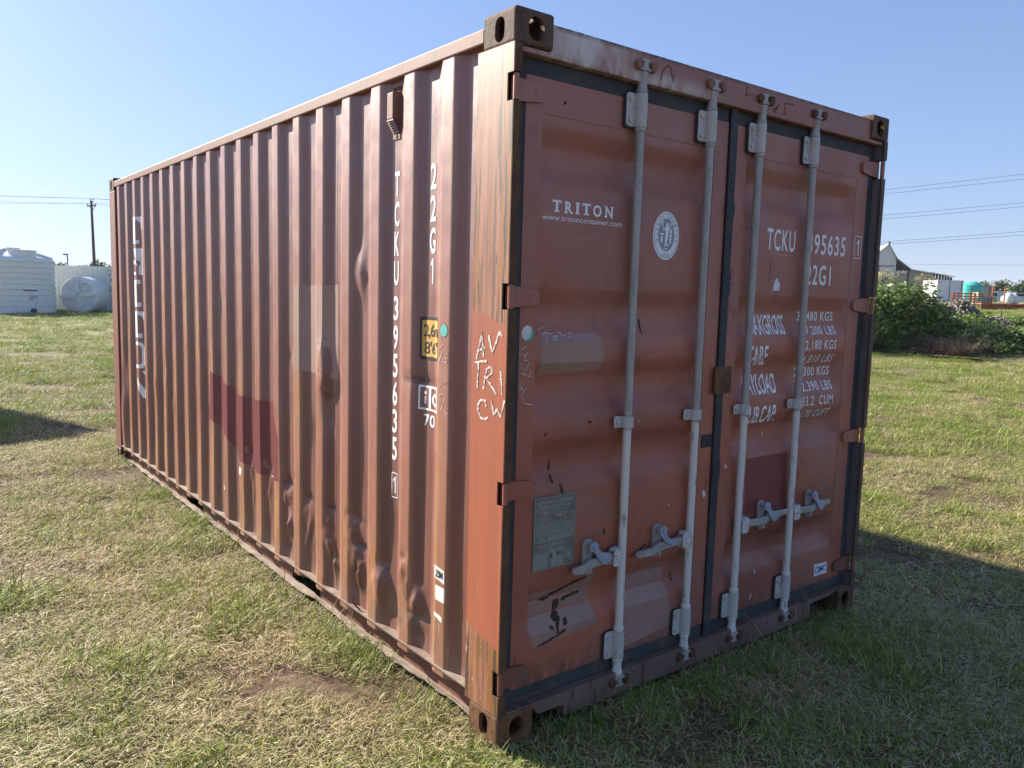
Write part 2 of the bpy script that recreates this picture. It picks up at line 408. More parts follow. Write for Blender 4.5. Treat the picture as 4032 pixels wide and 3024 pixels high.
def decal(name, vf, fn, mat, parent, fu=(), fv=(), label=None):
    """flat print (u, v) cut along the folds fu, fv and laid on a surface fn(u, v) -> xyz"""
    bm = bmesh.new(); vs = [bm.verts.new((u, v, 0)) for u, v in vf[0]]
    for f in vf[1]:
        try: bm.faces.new([vs[i] for i in f])
        except ValueError: pass
    us = [u for u, v in vf[0]]; vv = [v for u, v in vf[0]]
    for q, no, lo, hi in [(x, (1, 0, 0), min(us), max(us)) for x in fu] + [(x, (0, 1, 0), min(vv), max(vv)) for x in fv]:
        if lo < q < hi:
            bmesh.ops.bisect_plane(bm, geom=bm.verts[:]+bm.edges[:]+bm.faces[:], plane_co=(q*no[0], q*no[1], 0), plane_no=no)
    for v in bm.verts: v.co = fn(v.co.x, v.co.y)
    me = bpy.data.meshes.new(name); bm.to_mesh(me); bm.free(); me.materials.append(mat)
    o = bpy.data.objects.new(name, me); COL.objects.link(o); o.parent = parent
    if label: o['label'] = label
    return o

ONE = [('T', 1, .02), ('C', 1, .02), ('K', 1, .02), ('U', 1, .02), ('3', 1, .02), ('9', 1, .02), ('5', 1, .02), ('6', 1, .02), ('1', 1, .02), ('2', 1, .02), ('G', 1, .02), ('7', 1, .02), ('0', 1, .02)]
STR = ONE + [(s, 1.15, .012) for s in ('TCKU', '395635', '22G1', '30,480 KGS', '67,200 LBS', '2,180 KGS', '4,810 LBS', '28,300 KGS', '62,390 LBS', '33.2  CUM', '1,170 CUFT')] + \
    [(s, 1.0, .018) for s in ('MAXGROSS', 'TARE', 'PAYLOAD', 'CUB.CAP.')] + \
    [('R', 1, .03), ('O', 1, .03), ('N', 1, .03), ('www.tritoncontainer.com', 1, 0), ('1828', 1.2, .01), ('APPROVED FOR TRANSPORT', 1.1, .01), ('UNDER CUSTOMS SEAL', 1.1, .01),
     ('CIMC', 1, .02), ('CSC SAFETY APPROVAL', 1.1, .01), ('ZIM', 1, .03), ('2,6m', .95, .015), ("8'6''", .95, .015), ('i', 1, .03), ('C', 1, .03), ('70', 1.05, .02), ('6', 1, 0), ('10', 1, 0), ('TOLU', 1, .01)] + \
    [(c, 1, .012) for c in 'BUREAVITS']
_pretext(list(dict.fromkeys(STR)))

# ================================================================== the container
CW, CL, CH = 2.438, 6.058, 2.591
box = empty('shipping_container', 'big rust-red shipping container with grey locking bars standing in the grass', 'shipping container')
XO, XI = .006, .0345
NEAR = [.3735+.2806*k for k in range(20)]
FOLDS = [(.21, XI)]
for yk in NEAR: FOLDS += [(yk-.068, XI), (yk, XO), (yk+.072, XO), (yk+.140, XI)]
FOLDS += [(5.85, XI)]
# (y, z, size y, size z, push): + pushes in, - bulges out
DENTS = [(1.49, 1.24, .05, .12, -.022), (1.475, 1.10, .03, .05, .012), (1.46, 1.02, .04, .06, .012), (1.132, 1.72, .035, .08, -.020),
         (1.55, .25, .2, .12, .006), (.75, .22, .12, .10, .006), (2.0, .22, .06, .08, .012), (1.18, .24, .03, .05, .014), (.60, .22, .03, .05, .014), (3.57, 1.5, .04, .08, .006), (3.05, 1.5, .04, .08, .008), (1.90, 1.26, .03, .04, -.010),
         (4.1, .75, .03, .07, -.010), (4.34, 1.0, .03, .06, .008), (4.62, .85, .04, .09, -.008), (5.7, .8, .04, .2, .016), (5.74, .45, .04, .2, -.018), (5.45, 1.4, .03, .2, .005),
         (.81, .62, .04, .2, .007), (1.09, .9, .05, .25, .006), (1.65, .9, .03, .12, .008), (1.92, .85, .03, .1, -.006)]
_wob = [(random.uniform(2, 9), random.uniform(1.5, 6), random.uniform(0, 6.28)) for _ in range(5)]
# crushed rib feet: sharp pinch line at z1, bag-shaped bulge below its shoulder at z0 that tapers towards the rail
CRUSH = [(1.960, .36, .58, .034, .022, .13), (1.985, .47, .60, .03, .010, .08), (1.705, .43, .565, .042, .013, .27), (1.440, .385, .565, .030, .022, .10), (1.405, .29, .31, .026, .018, .07), (1.172, .43, .585, .045, .022, .15),
         (1.128, .33, .335, .034, .024, .09), (.893, .35, .44, .046, .022, .20), (.690, .44, .52, .034, .013, .12), (.610, .355, .30, .050, .024, .15), (.585, .24, .20, .03, .012, .08), (2.26, .46, .62, .03, .012, .18), (2.54, .50, .66, .035, .008, .25)]
PINCH = [(1.12, .455, .07, .014), (1.47, 1.125, .06, .016), (.62, 1.285, .12, .010), (2.75, .62, .05, .010), (3.03, .66, .05, .010), (3.33, .80, .05, .008), (1.98, 1.28, .05, .008), (.90, .86, .05, .005)]
def dent(y, z):
    d = 0
    for a, z0, z1, sy, k, ln in CRUSH:
        q = abs(y-a-.012*math.sin(17*z+9*a))/(sy*(1+.25*math.sin(31*z+40*a)))
        if q < 1.6:
            ly = math.exp(-q*q*1.6)
            if z > z0: lz = max(0, 1-(z-z0)/(.045+ln*.3))
            else: lz = max(0, 1-(z0-z)/ln)**1.2
            d -= k*lz*ly*(1+.35*math.sin(60*(y-a)+25*z))
            d += k*.75*math.exp(-abs(z-z1)/.022)*max(0, 1-q*.8) - k*.35*math.exp(-abs(z-z1+.07)/.05)*ly
    for a, z1, sy, k in PINCH:
        q = abs(y-a)/sy
        if q < 1.3: d += k*math.exp(-abs(z-z1)/.018)*max(0, 1-q*.8)
    for a, b, sa, sb, k in DENTS:
        t = ((y-a)/sa)**2 + ((z-b)/sb)**2
        if t < 9: d += k*math.exp(-t)
    fade = min(1, max(0, (z-.14)/.08))*min(1, max(0, (2.45-z)/.1))
    w = sum(math.sin(a*y+b*z+c) for a, b, c in _wob)*.0007*(1.4 if z < 1.2 else .5)
    return (d+w)*fade
def prof(y):
    for (a, xa), (b, xb) in zip(FOLDS, FOLDS[1:]):
        if y <= b: return xa + (xb-xa)*min(1, max(0, (y-a)/(b-a)))
    return XI
def xside(y, z):
    return max(-.004, prof(y) + dent(y, z))
def cols(y0, y1):
    c = {round(y0, 5), round(y1, 5)}
    for (a, xa), (b, xb) in zip(FOLDS, FOLDS[1:]):
        for t in ((.0035, .010, (b-a)*.28, (b-a)*.43, (b-a)*.57, (b-a)*.72, (b-a)-.010, (b-a)-.0035) if y0 < 2.6 else (.0035, .010, (b-a)*.35, (b-a)*.65, (b-a)-.010, (b-a)-.0035)): c.add(round(a+t, 5))
    return sorted(k for k in c if y0-1e-6 <= k <= y1+1e-6)
ROWS = [.117+.0115*i for i in range(56)] + [.767+.026*i for i in range(25)] + [1.42+.06*i for i in range(18)] + [2.503]
SEAMS = [.207, 1.391, 2.514, 3.636, 4.759, 5.853]
def side_sheet(y0, y1, xf, name, mat, detailed=True):
    g = Geo(); ys = cols(y0, y1)
    g.sheet(ys, ROWS if detailed else [.117, 1.3, 2.503], lambda y, z: (xf(y, z), y, z))
    o = obj(name, g, mat, box, smooth=True)
    me = o.data
    wv = []; cv = []
    for v in me.vertices:
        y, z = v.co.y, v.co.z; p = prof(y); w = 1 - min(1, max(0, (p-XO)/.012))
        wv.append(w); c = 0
        for a, b, sa, sb in ((.615, .30, .05, .010), (1.12, .455, .05, .010), (1.968, .58, .05, .009), (1.425, .565, .05, .009), (1.982, .575, .06, .012), (1.694, .56, .06, .012), (1.408, .56, .06, .010), (1.105, .582, .06, .011), (1.114, .45, .05, .011), (.62, 1.285, .12, .012),
                             (1.96, .30, .03, .09), (1.70, .34, .025, .06), (1.42, .30, .025, .05), (1.15, .34, .02, .05), (.60, .25, .04, .05), (.74, .24, .04, .05), (1.10, .25, .04, .04), (1.47, 1.12, .06, .02), (.87, .42, .03, .012), (2.75, .62, .05, .012), (3.03, .66, .05, .012)):
            c = max(c, 1-min(1, ((y-a)/sa)**2+((z-b)/sb)**2))
        cv.append(c)
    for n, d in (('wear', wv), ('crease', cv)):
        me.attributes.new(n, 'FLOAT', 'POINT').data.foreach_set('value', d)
    return o
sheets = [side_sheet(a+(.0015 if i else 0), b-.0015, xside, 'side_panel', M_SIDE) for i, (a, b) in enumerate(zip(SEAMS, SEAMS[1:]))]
for y in SEAMS[1:-1]:
    obj('weld_seam', Geo().box(XI+.004, XI+.007, y-.012, y+.012, .12, 2.50), M_RUST, box)
far_sheet = side_sheet(.207, 5.853, lambda y, z: CW-prof(y), 'side_panel', M_SIDE, False)
# end wall, roof, floor
g = Geo(); xs = []
for i in range(9): xs += [.05+.26*i, .05+.26*i+.08, .05+.26*i+.13, .05+.26*i+.21]
g.sheet([x for x in xs if x < 2.38]+[2.39], [.12, 2.503], lambda x, z: (x, 6.046-(.028 if int((x-.05)/.13+.5) % 2 else 0), z)); obj('end_wall', g, M_SIDE, box)
g = Geo(); ys = [.06+i*.104 for i in range(58)]
g.sheet([.04, 1.2, 2.398], [y for y in ys], lambda x, y: (x, y, 2.562-(.018 if int(round((y-.06)/.104)) % 4 in (1, 2) else 0))); obj('roof', g, M_ROOF, box)
obj('floor', Geo().box(.055, 2.383, .08, 5.98, .125, .147), M_RUST, box)

# corner castings (block, hollowed by booleans)
def boolean(o, cutter):
    m = o.modifiers.new('b', 'BOOLEAN'); m.object = cutter; m.operation = 'DIFFERENCE'; m.solver = 'EXACT'
    me = bpy.data.meshes.new_from_object(o.evaluated_get(bpy.context.evaluated_depsgraph_get()))
    o.modifiers.clear(); o.data = me; bpy.data.objects.remove(cutter)
def slot(cu, cv, w, h):
    r = w/2; n = 8
    if h > w: return [(cu+r*math.cos(math.pi*i/n), cv+(h/2-r)+r*math.sin(math.pi*i/n)) for i in range(n+1)] + [(cu+r*math.cos(math.pi+math.pi*i/n), cv-(h/2-r)+r*math.sin(math.pi+math.pi*i/n)) for i in range(n+1)]
    return [(cu+(w/2-h/2)+h/2*math.cos(-math.pi/2+math.pi*i/n), cv+h/2*math.sin(-math.pi/2+math.pi*i/n)) for i in range(n+1)] + [(cu-(w/2-h/2)+h/2*math.cos(math.pi/2+math.pi*i/n), cv+h/2*math.sin(math.pi/2+math.pi*i/n)) for i in range(n+1)]
cb = obj('corner_casting', Geo().box(0, .162, 0, .178, 0, .118), M_CAST, box)
bm = bmesh.new(); bm.from_mesh(cb.data)
bmesh.ops.bevel(bm, geom=[e for e in bm.edges if sum(1 for v in e.verts if v.co.x < .001) + sum(1 for v in e.verts if v.co.y < .001) >= 3 or all(v.co.z > .117 for v in e.verts)], offset=.011, segments=3, affect='EDGES', profile=.5)
bm.to_mesh(cb.data); bm.free()
boolean(cb, obj('c', Geo().box(.018, .145, .018, .160, .012, .096), M_CAST))
boolean(cb, obj('c', Geo().prism(slot(.089, .056, .054, .084), lambda u, v, a: (a, u, v), -.05, .05), M_CAST))
boolean(cb, obj('c', Geo().prism(slot(.088, .056, .068, .080), lambda u, v, a: (u, a, v), -.05, .05), M_CAST))
boolean(cb, obj('c', Geo().prism(slot(.081, .089, .062, .120), lambda u, v, a: (u, v, a), .08, .2), M_CAST))
cb.data.name = 'corner_casting'
def casting(sx, sy, top, mat):
    me = cb.data.copy(); me.materials.clear(); me.materials.append(mat)
    for v in me.vertices:
        x, y, z = v.co
        v.co = (CW-x if sx else x, CL-y if sy else y, CH-.118+z if top else .118-z-.004)
    if (sx+sy+(not top)) % 2: me.flip_normals()
    o = bpy.data.objects.new('corner_casting', me); COL.objects.link(o); o.parent = box; return o
for sx in (0, 1):
    for sy in (0, 1):
        for top in (1, 0): casting(sx, sy, top, M_CAST if top else M_RUST if sx else M_RUSTO)
bpy.data.objects.remove(cb)

HZ = [(2.287, 2.379), (1.590, 1.680), (.900, .985), (.192, .284)]     # hinge pockets
def post(sx):
    mx = (lambda x: CW-x) if sx else (lambda x: x)
    t = .039; poly = [(.006, .116)]
    for z0, z1 in reversed(HZ): poly += [(.006, z0), (t, z0), (t, z1), (.006, z1)]
    poly += [(.006, 2.475), (.211, 2.475), (.211, .116)]
    g = Geo().prism(poly, lambda u, v, a: (mx(a), u, v), 0, .006)
    g.box(*sorted((mx(.0065), mx(.05))), .205, .211, .116, 2.475)
    o = obj('corner_post', g, M_POST, box)
    e = Geo(); zs = [.116] + [z for p in reversed(HZ) for z in p] + [2.475]
    for a, b in zip(zs[::2], zs[1::2]): e.box(*sorted((mx(.0003), mx(.034))), .0, .0058, a, b); e.box(*sorted((mx(.0285), mx(.034))), .006, .07, a, b)
    e.box(*sorted((mx(.012), mx(.034))), .071, .076, .116, 2.475)
    obj('post_edge', e, M_EDGE if sx else M_RUST, box, bevel=.002)
    return o
post(0); post(1)
for sx in (0, 1):
    mx = (lambda x: CW-x) if sx else (lambda x: x)
    g = Geo().box(*sorted((mx(0), mx(.05))), 5.846, 6.055, .116, 2.475); obj('corner_post', g, M_RAIL, box, bevel=.006)
    # top rail
    g = Geo().box(*sorted((mx(.0015), mx(.052))), .180, 5.878, 2.503, 2.556); obj('top_rail', g, M_RAIL, box, bevel=.006)
    # bottom rail: web with fork pockets, dusty ledge, bent lower flange
    w = Geo()
    for a, b in ((.16, 1.635), (1.995, 3.614), (4.0, 5.89)): w.box(*sorted((mx(.060), mx(.065))), a, b, .031, .1475)
    obj('bottom_rail', w, M_RAIL, box)
    l = Geo(); n = 60
    l.sheet([.178+(5.70)*i/n for i in range(n+1)], [0, 1, 2, 3], lambda y, j: (mx((.0005, .001, .03, .066)[j]), y, (.146, .1525, .1545, .1545)[j]))
    obj('rail_ledge', l, M_SHELF, box)
    f = Geo(); n = 160; r2 = random.Random(5+sx)
    wv = [0]
    for i in range(n): wv.append(wv[-1]*.8 + r2.uniform(-.004, .004))
    f.sheet(list(range(n+1)), [0, 1, 2, 3], lambda i, j: (mx((.064, .048, .030+wv[i], .028+wv[i])[j]), .165+5.72*i/n, (.0305, .029, .026+wv[i]*.8, .019+wv[i]*.8)[j]))
    obj('rail_flange', f, M_SHELF, box)
    for a, b in ((1.635, 1.995), (3.614, 4.0)):
        p = Geo(); x0, x1 = sorted((mx(.061), mx(.6)))
        p.box(x0, x1, a-.004, a, .03, .146); p.box(x0, x1, b, b+.004, .03, .146); p.box(x0, x1, a, b, .1425, .1460); p.box(*sorted((mx(.55), mx(.6))), a, b, .03, .142)
        obj('fork_pocket', p, M_RAIL, box)
obj('front_header', Geo().box(.05, 2.388, 6.0, 6.05, 2.475, 2.556), M_RAIL, box); obj('front_sill', Geo().box(.05, 2.388, 6.0, 6.05, .02, .12), M_RAIL, box)
obj('door_header', Geo().prism([(.036, 2.452), (2.402, 2.452), (2.402, 2.4705), (2.278, 2.4705), (2.278, 2.565), (.160, 2.565), (.160, 2.4705), (.036, 2.4705)], XZ(0), .012, .085), M_HEAD, box, bevel=.004)
obj('door_sill', Geo().prism([(.036, .116), (.036, .1185), (2.402, .1185), (2.402, .116), (2.276, .116), (2.20, .100), (2.03, .096), (2.028, .02), (.333, .02), (.330, .068), (.20, .068), (.17, .100)], XZ(0), .010, .085), M_SILL, box, bevel=.004)

# ------------------------------------------------------------------ doors
BANDS = [(2.235, 2.170, 2.098, 2.036), (1.669, 1.604, 1.540, 1.474), (1.395, 1.332, 1.262, 1.190), (1.111, 1.050, .985, .918), (.550, .488, .425, .361)]
DX = {0: (.088, 1.196, .165, 1.108), 1: (1.2445, 2.350, 1.333, 2.246)}
YD = .05
def pband(z):
    for a, b, c, d in BANDS:
        if d < z < a: return min(1, (a-z)/(a-b), (z-d)/(c-d))
    return 0
def ydoor(x, z):
    s = 0 if x < 1.22 else 1; x0, x1, xs, xe = DX[s]
    if x <= xs or x >= xe or z >= 2.274 or z <= .300: return YD-.0025
    return YD + .034*max(0, min(pband(z), (x-xs)/.005, (xe-x)/.058))
def door_rows():
    z = [.176, .2995, .3005, 2.2735, 2.2745, 2.394]
    for q in BANDS:
        for k in q: z += [k-.006, k+.006]
        z += [(q[0]+q[1])/2, (q[2]+q[3])/2, (q[1]+q[2])/2]
    return sorted(z)
ZF = [k for q in BANDS for k in q] + [.2995, .3005, 2.2735, 2.2745]
doors = []
for s in (0, 1):
    x0, x1, xs, xe = DX[s]
    g = Geo(); xx = [x0, xs-.0005, xs+.0005, xs+.0055] + [xs+.1*i for i in range(1, 9) if xs+.1*i < xe-.08] + [xe-.058-.006, xe-.058+.006, xe-.03, xe-.004, xe-.0005, xe+.0005, x1]
    xx = sorted(set(round(x, 5) for x in xx)); zz = door_rows()
    g.sheet(xx, zz, lambda x, z: (x, ydoor(x, z), z))
    y0 = YD-.0025
    g.add([(x0, y0, .176), (x1, y0, .176), (x1, y0, 2.394), (x0, y0, 2.394), (x0, .095, .176), (x1, .095, .176), (x1, .095, 2.394), (x0, .095, 2.394)], [(0, 1, 5, 4), (1, 2, 6, 5), (2, 3, 7, 6), (3, 0, 4, 7), (4, 5, 6, 7)])
    d = obj('door', g, M_DOOR, box, auto=50)
    d['label'] = ('left door with a bare white maker text and plate', 'right door carrying the weight figures')[s]
    doors.append(d)
    if s == 0: gp = [(.0345, .120), (1.197, .120), (1.197, .1755), (.0875, .1755), (.0875, 2.3945), (1.197, 2.3945), (1.197, 2.451), (.0345, 2.451)]
    else: gp = [(1.2435, .120), (2.4035, .120), (2.4035, 2.451), (1.2435, 2.451), (1.2435, 2.3945), (2.3505, 2.3945), (2.3505, .1755), (1.2435, .1755)]
    obj('gasket', Geo().prism(gp, XZ(0), .0485, .07), M_RUB, d, bevel=.003)
    for z0, z1 in HZ:
        mx = (lambda x: CW-x) if s else (lambda x: x)
        zc = (z0+z1)/2
        h = Geo().tube([(mx(.0165), .0115, z0+.003), (mx(.0165), .0115, z1-.003)], .0105, 12)
        h.prism([(mx(.020), z0+.006), (mx(.085), z0+.010), (mx(.150), zc-.027), (mx(.163), zc-.018), (mx(.165), zc), (mx(.163), zc+.018), (mx(.150), zc+.027), (mx(.085), z1-.010), (mx(.020), z1-.006)], XZ(0), .032, .0465)
        h.prism(ell(mx(.125), zc, .010, .010, 12), XZ(0), .030, .0325)
        obj('hinge', h, M_DOOR if z0 > .5 else M_RAIL, d, bevel=.003)
obj('centre_gasket', Geo().prism([(1.199, .106), (1.246, .106), (1.246, 2.478), (1.199, 2.478)], XZ(0), .036, .0468), M_RUB, doors[1], bevel=.003)
obj('anti_rack_plate', Geo().prism(ragged(rrect(1.172, 1.282, 1.232, 1.352, .012), .001, .02, 1), XZ(0), .026, .0355), M_RUSTO, doors[1], bevel=.003)
obj('rubber_patch', Geo().box(1.122, 1.196, .0445, .0472, .995, 1.052), M_RUBD, doors[0])
for zz_, h_, m_ in ((2.03, .03, M_RUBD), (1.71, .05, M_RUBD), (.88, .05, M_RUBD)):
    obj('gasket_repair', Geo().prism(ragged(rrect(1.197, 1.248, zz_-h_, zz_+h_, .01), .003, .015, int(zz_*100)), XZ(0), .0335, .0358), m_, doors[1])

# ------------------------------------------------------------------ locking bars
BX = (.628, 1.045, 1.385, 1.804); YB = .022
HAND = [(-1, .588, .452, .362), (-1, 1.022, .852, .715), (1, 1.487, 1.583, 1.775), (1, 1.902, 1.987, 2.145)]   # side, hub x, retainer x, tip x
for i, bx in enumerate(BX):
    sg, hx, rx, tx = HAND[i]
    prof_ = [(.0, .098), (.017, .098), (.0225, .106), (.0225, .118), (.018, .128), (.018, .160), (.0215, .164), (.0215, .176), (.017, .178), (.017, .290), (.0215, .292), (.0215, .306), (.017, .312), (.017, 2.268), (.0215, 2.274), (.0215, 2.288), (.017, 2.290), (.017, 2.412), (.0225, 2.414), (.0225, 2.426), (.0195, 2.436), (.0195, 2.474), (.023, 2.482), (.023, 2.490), (.012, 2.494), (0, 2.494)]
    b = obj('locking_bar', Geo().lathe(prof_, (bx, YB, 0), 14), M_BAR if i < 2 else M_BAR, box, auto=35)
    for z, sgn in ((2.494, 1), (.098, -1)):      # cam heads and their keepers
        c = Geo(); z2 = z+sgn*.034
        c.prism([(bx-.028, z), (bx+.030, z), (bx+.033, z+sgn*.010), (bx+.014, z+sgn*.014), (bx+.014, z2), (bx+.024, z2), (bx+.024, z2+sgn*.008), (bx-.022, z2+sgn*.008), (bx-.022, z2), (bx-.010, z2-sgn*.004), (bx-.012, z+sgn*.014), (bx-.028, z+sgn*.010)], XZ(0), .002, .036)
        obj('cam', c, M_GALV, b, bevel=.003)
        k = Geo().prism(ragged(ell(bx-.040, z+sgn*.018, .017, .019, 10), .002, .02, i), XZ(0), -.004, .012)
        km = M_RUST if (i > 1 or sgn < 0) else M_RAIL
        obj('cam_keeper', k, km, box, bevel=.003)
        obj('cam_keeper', Geo().prism(ragged(ell(bx+.040, z+sgn*.018, .015, .021, 10), .002, .02, i+9), XZ(0), -.006, .012), km, box, bevel=.003)
    for z0, z1 in ((2.288, 2.412), (.176, .290)):     # end brackets: plate, hump over the bar, bolts
        k = Geo().prism(rrect(bx-.068, bx-.018, z0, z1, .014), XZ(0), .030, .0345)
        n = 8
        arc = [(bx-.0245*math.cos(math.pi*t/n), YB-.0245*math.sin(math.pi*t/n)) for t in range(n+1)]
        arc = [(bx-.0245, .033)] + arc + [(bx+.0245, .046), (bx+.0205, .046)] + [(bx+.0205*math.cos(math.pi*t/n), YB-.0205*math.sin(math.pi*t/n)) for t in range(n+1)] + [(bx-.0205, .033)]
        k.prism(arc, lambda u, v, a: (u, v, a), z0, z1)
        for zz in (z0+.024, z1-.024):
            k.tube([(bx-.050, .022, zz), (bx-.050, .031, zz)], .0095, 6)
        kb = obj('guide_bracket', k, M_BRK, b, bevel=.0015)
        r_ = Geo()
        for zz in (z0+.022, z1-.022): r_.tube([(bx+.018, .004, zz), (bx+.012, .012, zz)], .0055, 6)
        r_.prism(rrect(bx-.074, bx-.012, z0-.006, z1+.002, .014), XZ(0), .0365, .0405)
        obj('bracket_shim', r_, M_RUBD, b)
    k = Geo().prism(rrect(bx-.062, bx-.016, 1.130, 1.176, .008), XZ(0), .033, .0375)
    k.prism(arc, lambda u, v, a: (u, v, a), 1.130, 1.176); k.tube([(bx-.045, .024, 1.153), (bx-.045, .034, 1.153)], .009, 6)
    obj('mid_bracket', k, M_BRK, b, bevel=.0015)
    # hub, handle, retainer, swivel catch
    xa, xb = sorted((bx+sg*.012, bx+sg*.062))
    hu = Geo(); hu.prism(rrect(xa, xb, .572, .645, .012), XZ(0), .002, .0075); hu.prism(rrect(xa, xb, .572, .645, .012), XZ(0), .030, .0345); hu.box(xa, xb, .0076, .0299, .6365, .644)
    hu.tube([((xa+xb)/2+sg*.006, -.004, .610), ((xa+xb)/2+sg*.006, .040, .610)], .0095, 8)
    obj('handle_hub', hu, M_HUB, b, bevel=.002)
    zt = .590 if sg < 0 else .622
    ha = Geo(); y0, y1 = .010, .027
    xm = rx+sg*.012
    ha.prism([(bx+sg*.030, .595), (rx-sg*.045, .590), (xm, .585), (xm+sg*.03, zt-.017), (tx, zt-.013), (tx+sg*.006, zt), (tx, zt+.013), (xm+sg*.03, zt+.017), (xm, .622), (rx-sg*.045, .624), (bx+sg*.030, .627)], XZ(0), y0, y1)
    obj('handle', ha, M_HAND, b, bevel=.004)
    rt = Geo().prism(slot(rx, .627, .048, .145), XZ(0), .034, .047); rt.box(rx-.016, rx+.016, .026, .0338, .562, .585)
    for zz in (.676, .574): rt.tube([(rx+.002, .018, zz), (rx+.002, .034, zz)], .0115, 8)
    obj('handle_retainer', rt, M_GALV, b, bevel=.003)
    ct = Geo().prism([(rx-.020, .690), (rx+.004, .698), (rx+.024, .684), (rx+.026, .664), (rx+.048, .645), (rx+.082, .640), (rx+.098, .622), (rx+.092, .600), (rx+.066, .592), (rx+.044, .602), (rx+.030, .620), (rx+.004, .652), (rx-.018, .664)] if i != 1 else
                     [(rx-.020, .690), (rx+.004, .698), (rx+.024, .684), (rx+.022, .660), (rx+.034, .640), (rx+.078, .622), (rx+.080, .608), (rx+.064, .600), (rx+.020, .622), (rx-.010, .650), (rx-.020, .670)], XZ(0), .000, .0065)
    ct.tube([(rx+.002, -.006, .676), (rx+.002, .020, .676)], .010, 8)
    obj('swivel_catch', ct, M_BLUE, b, bevel=.002)

# ------------------------------------------------------------------ ventilator, hooks
g = Geo(); x0 = -.002
g.add([(XI, .803, 2.346), (XI, .862, 2.346), (XI, .862, 2.457), (XI, .803, 2.457), (x0, .808, 2.346), (x0, .857, 2.346), (x0, .857, 2.452), (x0, .808, 2.452)], [(4, 5, 6, 7), (0, 4, 7, 3), (1, 2, 6, 5), (3, 7, 6, 2), (0, 1, 5, 4)])
vent = obj('ventilator', g, mat_rail('ventilator_paint', .25, (.235, .115, .095)), box, bevel=.003)
g = Geo()
for i in range(6):
    z = 2.346-.0085*i; x = x0+.0055*i
    g.box(x+.0005, XI, .806, .859, z-.0072, z-.0008)
obj('louvre', g, M_SIDE, vent)
for z0, z1 in ((2.270, 2.297), (2.4575, 2.483)): obj('vent_flange', Geo().box(XI-.004, XI, .803, .862, z0, z1), M_RAIL, vent)
for y, z in ((.832, 2.283), (.818, 2.470), (.846, 2.470)): obj('rivet', Geo().tube([(XI-.006, y, z), (XI, y, z)], .0095, 8), M_RUST, vent)
obj('lashing_hook', Geo().tube([(.018, 1.115, .153), (.004, 1.118, .166), (-.006, 1.122, .182), (-.004, 1.135, .196)], .004, 6), M_RUST, box)

# ------------------------------------------------------------------ lettering and marks on the side
YF = [y for y, x in FOLDS]
def fs(off=.0012): return lambda u, v: (xside(u, v)-off, u, v)
def sdecal(name, vf, mat, off=.0012, lab=None):
    um = sum(u for u, v in vf[0])/len(vf[0])
    k = next((i for i, b in enumerate(SEAMS[1:]) if um < b), 4)
    zs = [.2+.03*i for i in range(70)]
    return decal(name, vf, fs(off), mat, sheets[k], YF, zs, lab)
def mirror(vf): return [(-u, v) for u, v in vf[0]], [tuple(reversed(f)) for f in vf[1]]
def letter(c, yl, yr, z0, h): return mirror(one(-yl, -yr, z0, h) if c == '1' else textpoly(c, -yl, -yr, z0, h, 1, .02))
colA = [('T', 2.040), ('C', 1.916), ('K', 1.793), ('U', 1.671), ('3', 1.523), ('9', 1.400), ('5', 1.279), ('6', 1.158), ('3', 1.039), ('5', .919)]
for c, z in colA: sdecal('lettering', letter(c, .845, .806, z, .102), M_WHITE)
sdecal('lettering', letter('1', .837, .817, .768, .074), M_WHITE); sdecal('lettering_box', frame2(.803, .849, .748, .860, .004), M_WHITE)
for c, z in (('2', 2.045), ('2', 1.921), ('G', 1.797), ('1', 1.675)): sdecal('lettering', letter(c, .563 if c != '1' else .553, .522 if c != '1' else .535, z, .101), M_WHITE)
# yellow height sticker, container code box
sdecal('height_sticker_border', poly2(rrect(.462, .612, 1.372, 1.545, .012)), M_DARK)
sdecal('height_sticker', poly2(rrect(.462, .600, 1.386, 1.532, .008)), M_YEL, .0020)
sdecal('height_sticker_print', join2([mirror(textpoly('2,6m', -.592, -.463, 1.468, .050, .95, .015)), mirror(textpoly("8'6''", -.588, -.466, 1.398, .050, .95, .015))]), M_DARK, .0028)
sdecal('lettering', rect2(.573, .587, 1.192, 1.224), M_WHITE); sdecal('lettering', rect2(.573, .587, 1.231, 1.243), M_WHITE); sdecal('lettering', mirror(textpoly('C', -.530, -.478, 1.192, .050, 1, .03)), M_WHITE)
sdecal('lettering_box', frame2(.5455, .615, 1.168, 1.268, .008), M_WHITE); sdecal('lettering_box', frame2(.462, .5445, 1.168, 1.268, .008), M_WHITE)
sdecal('lettering', mirror(textpoly('70', -.588, -.503, 1.104, .050, 1.05, .02)), M_WHITE)
sdecal('sticker', poly2(ell(.409, 1.498, .026, .024, 20)), M_TEAL)
sdecal('ring_shadow_edge', poly2(ragged(ell(.409, 1.498, .030, .027, 18), .002, .02)), M_MARK, .0006)
sdecal('paper_label', poly2([(.445, .566), (.374, .556), (.370, .502), (.447, .513)]), M_PAPER)
sdecal('paper_label_print', mirror(textpoly('ZIM', -.436, -.384, .520, .028, 1, .03)), M_DARK, .002)
sdecal('paper_label', poly2(rrect(.368, .438, .424, .486, .010)), M_PAPER)
sdecal('torn_paper_label', poly2(ragged([(.446, .374), (.385, .364), (.384, .342), (.440, .352)], .002, .015, 4)), M_PAPER)
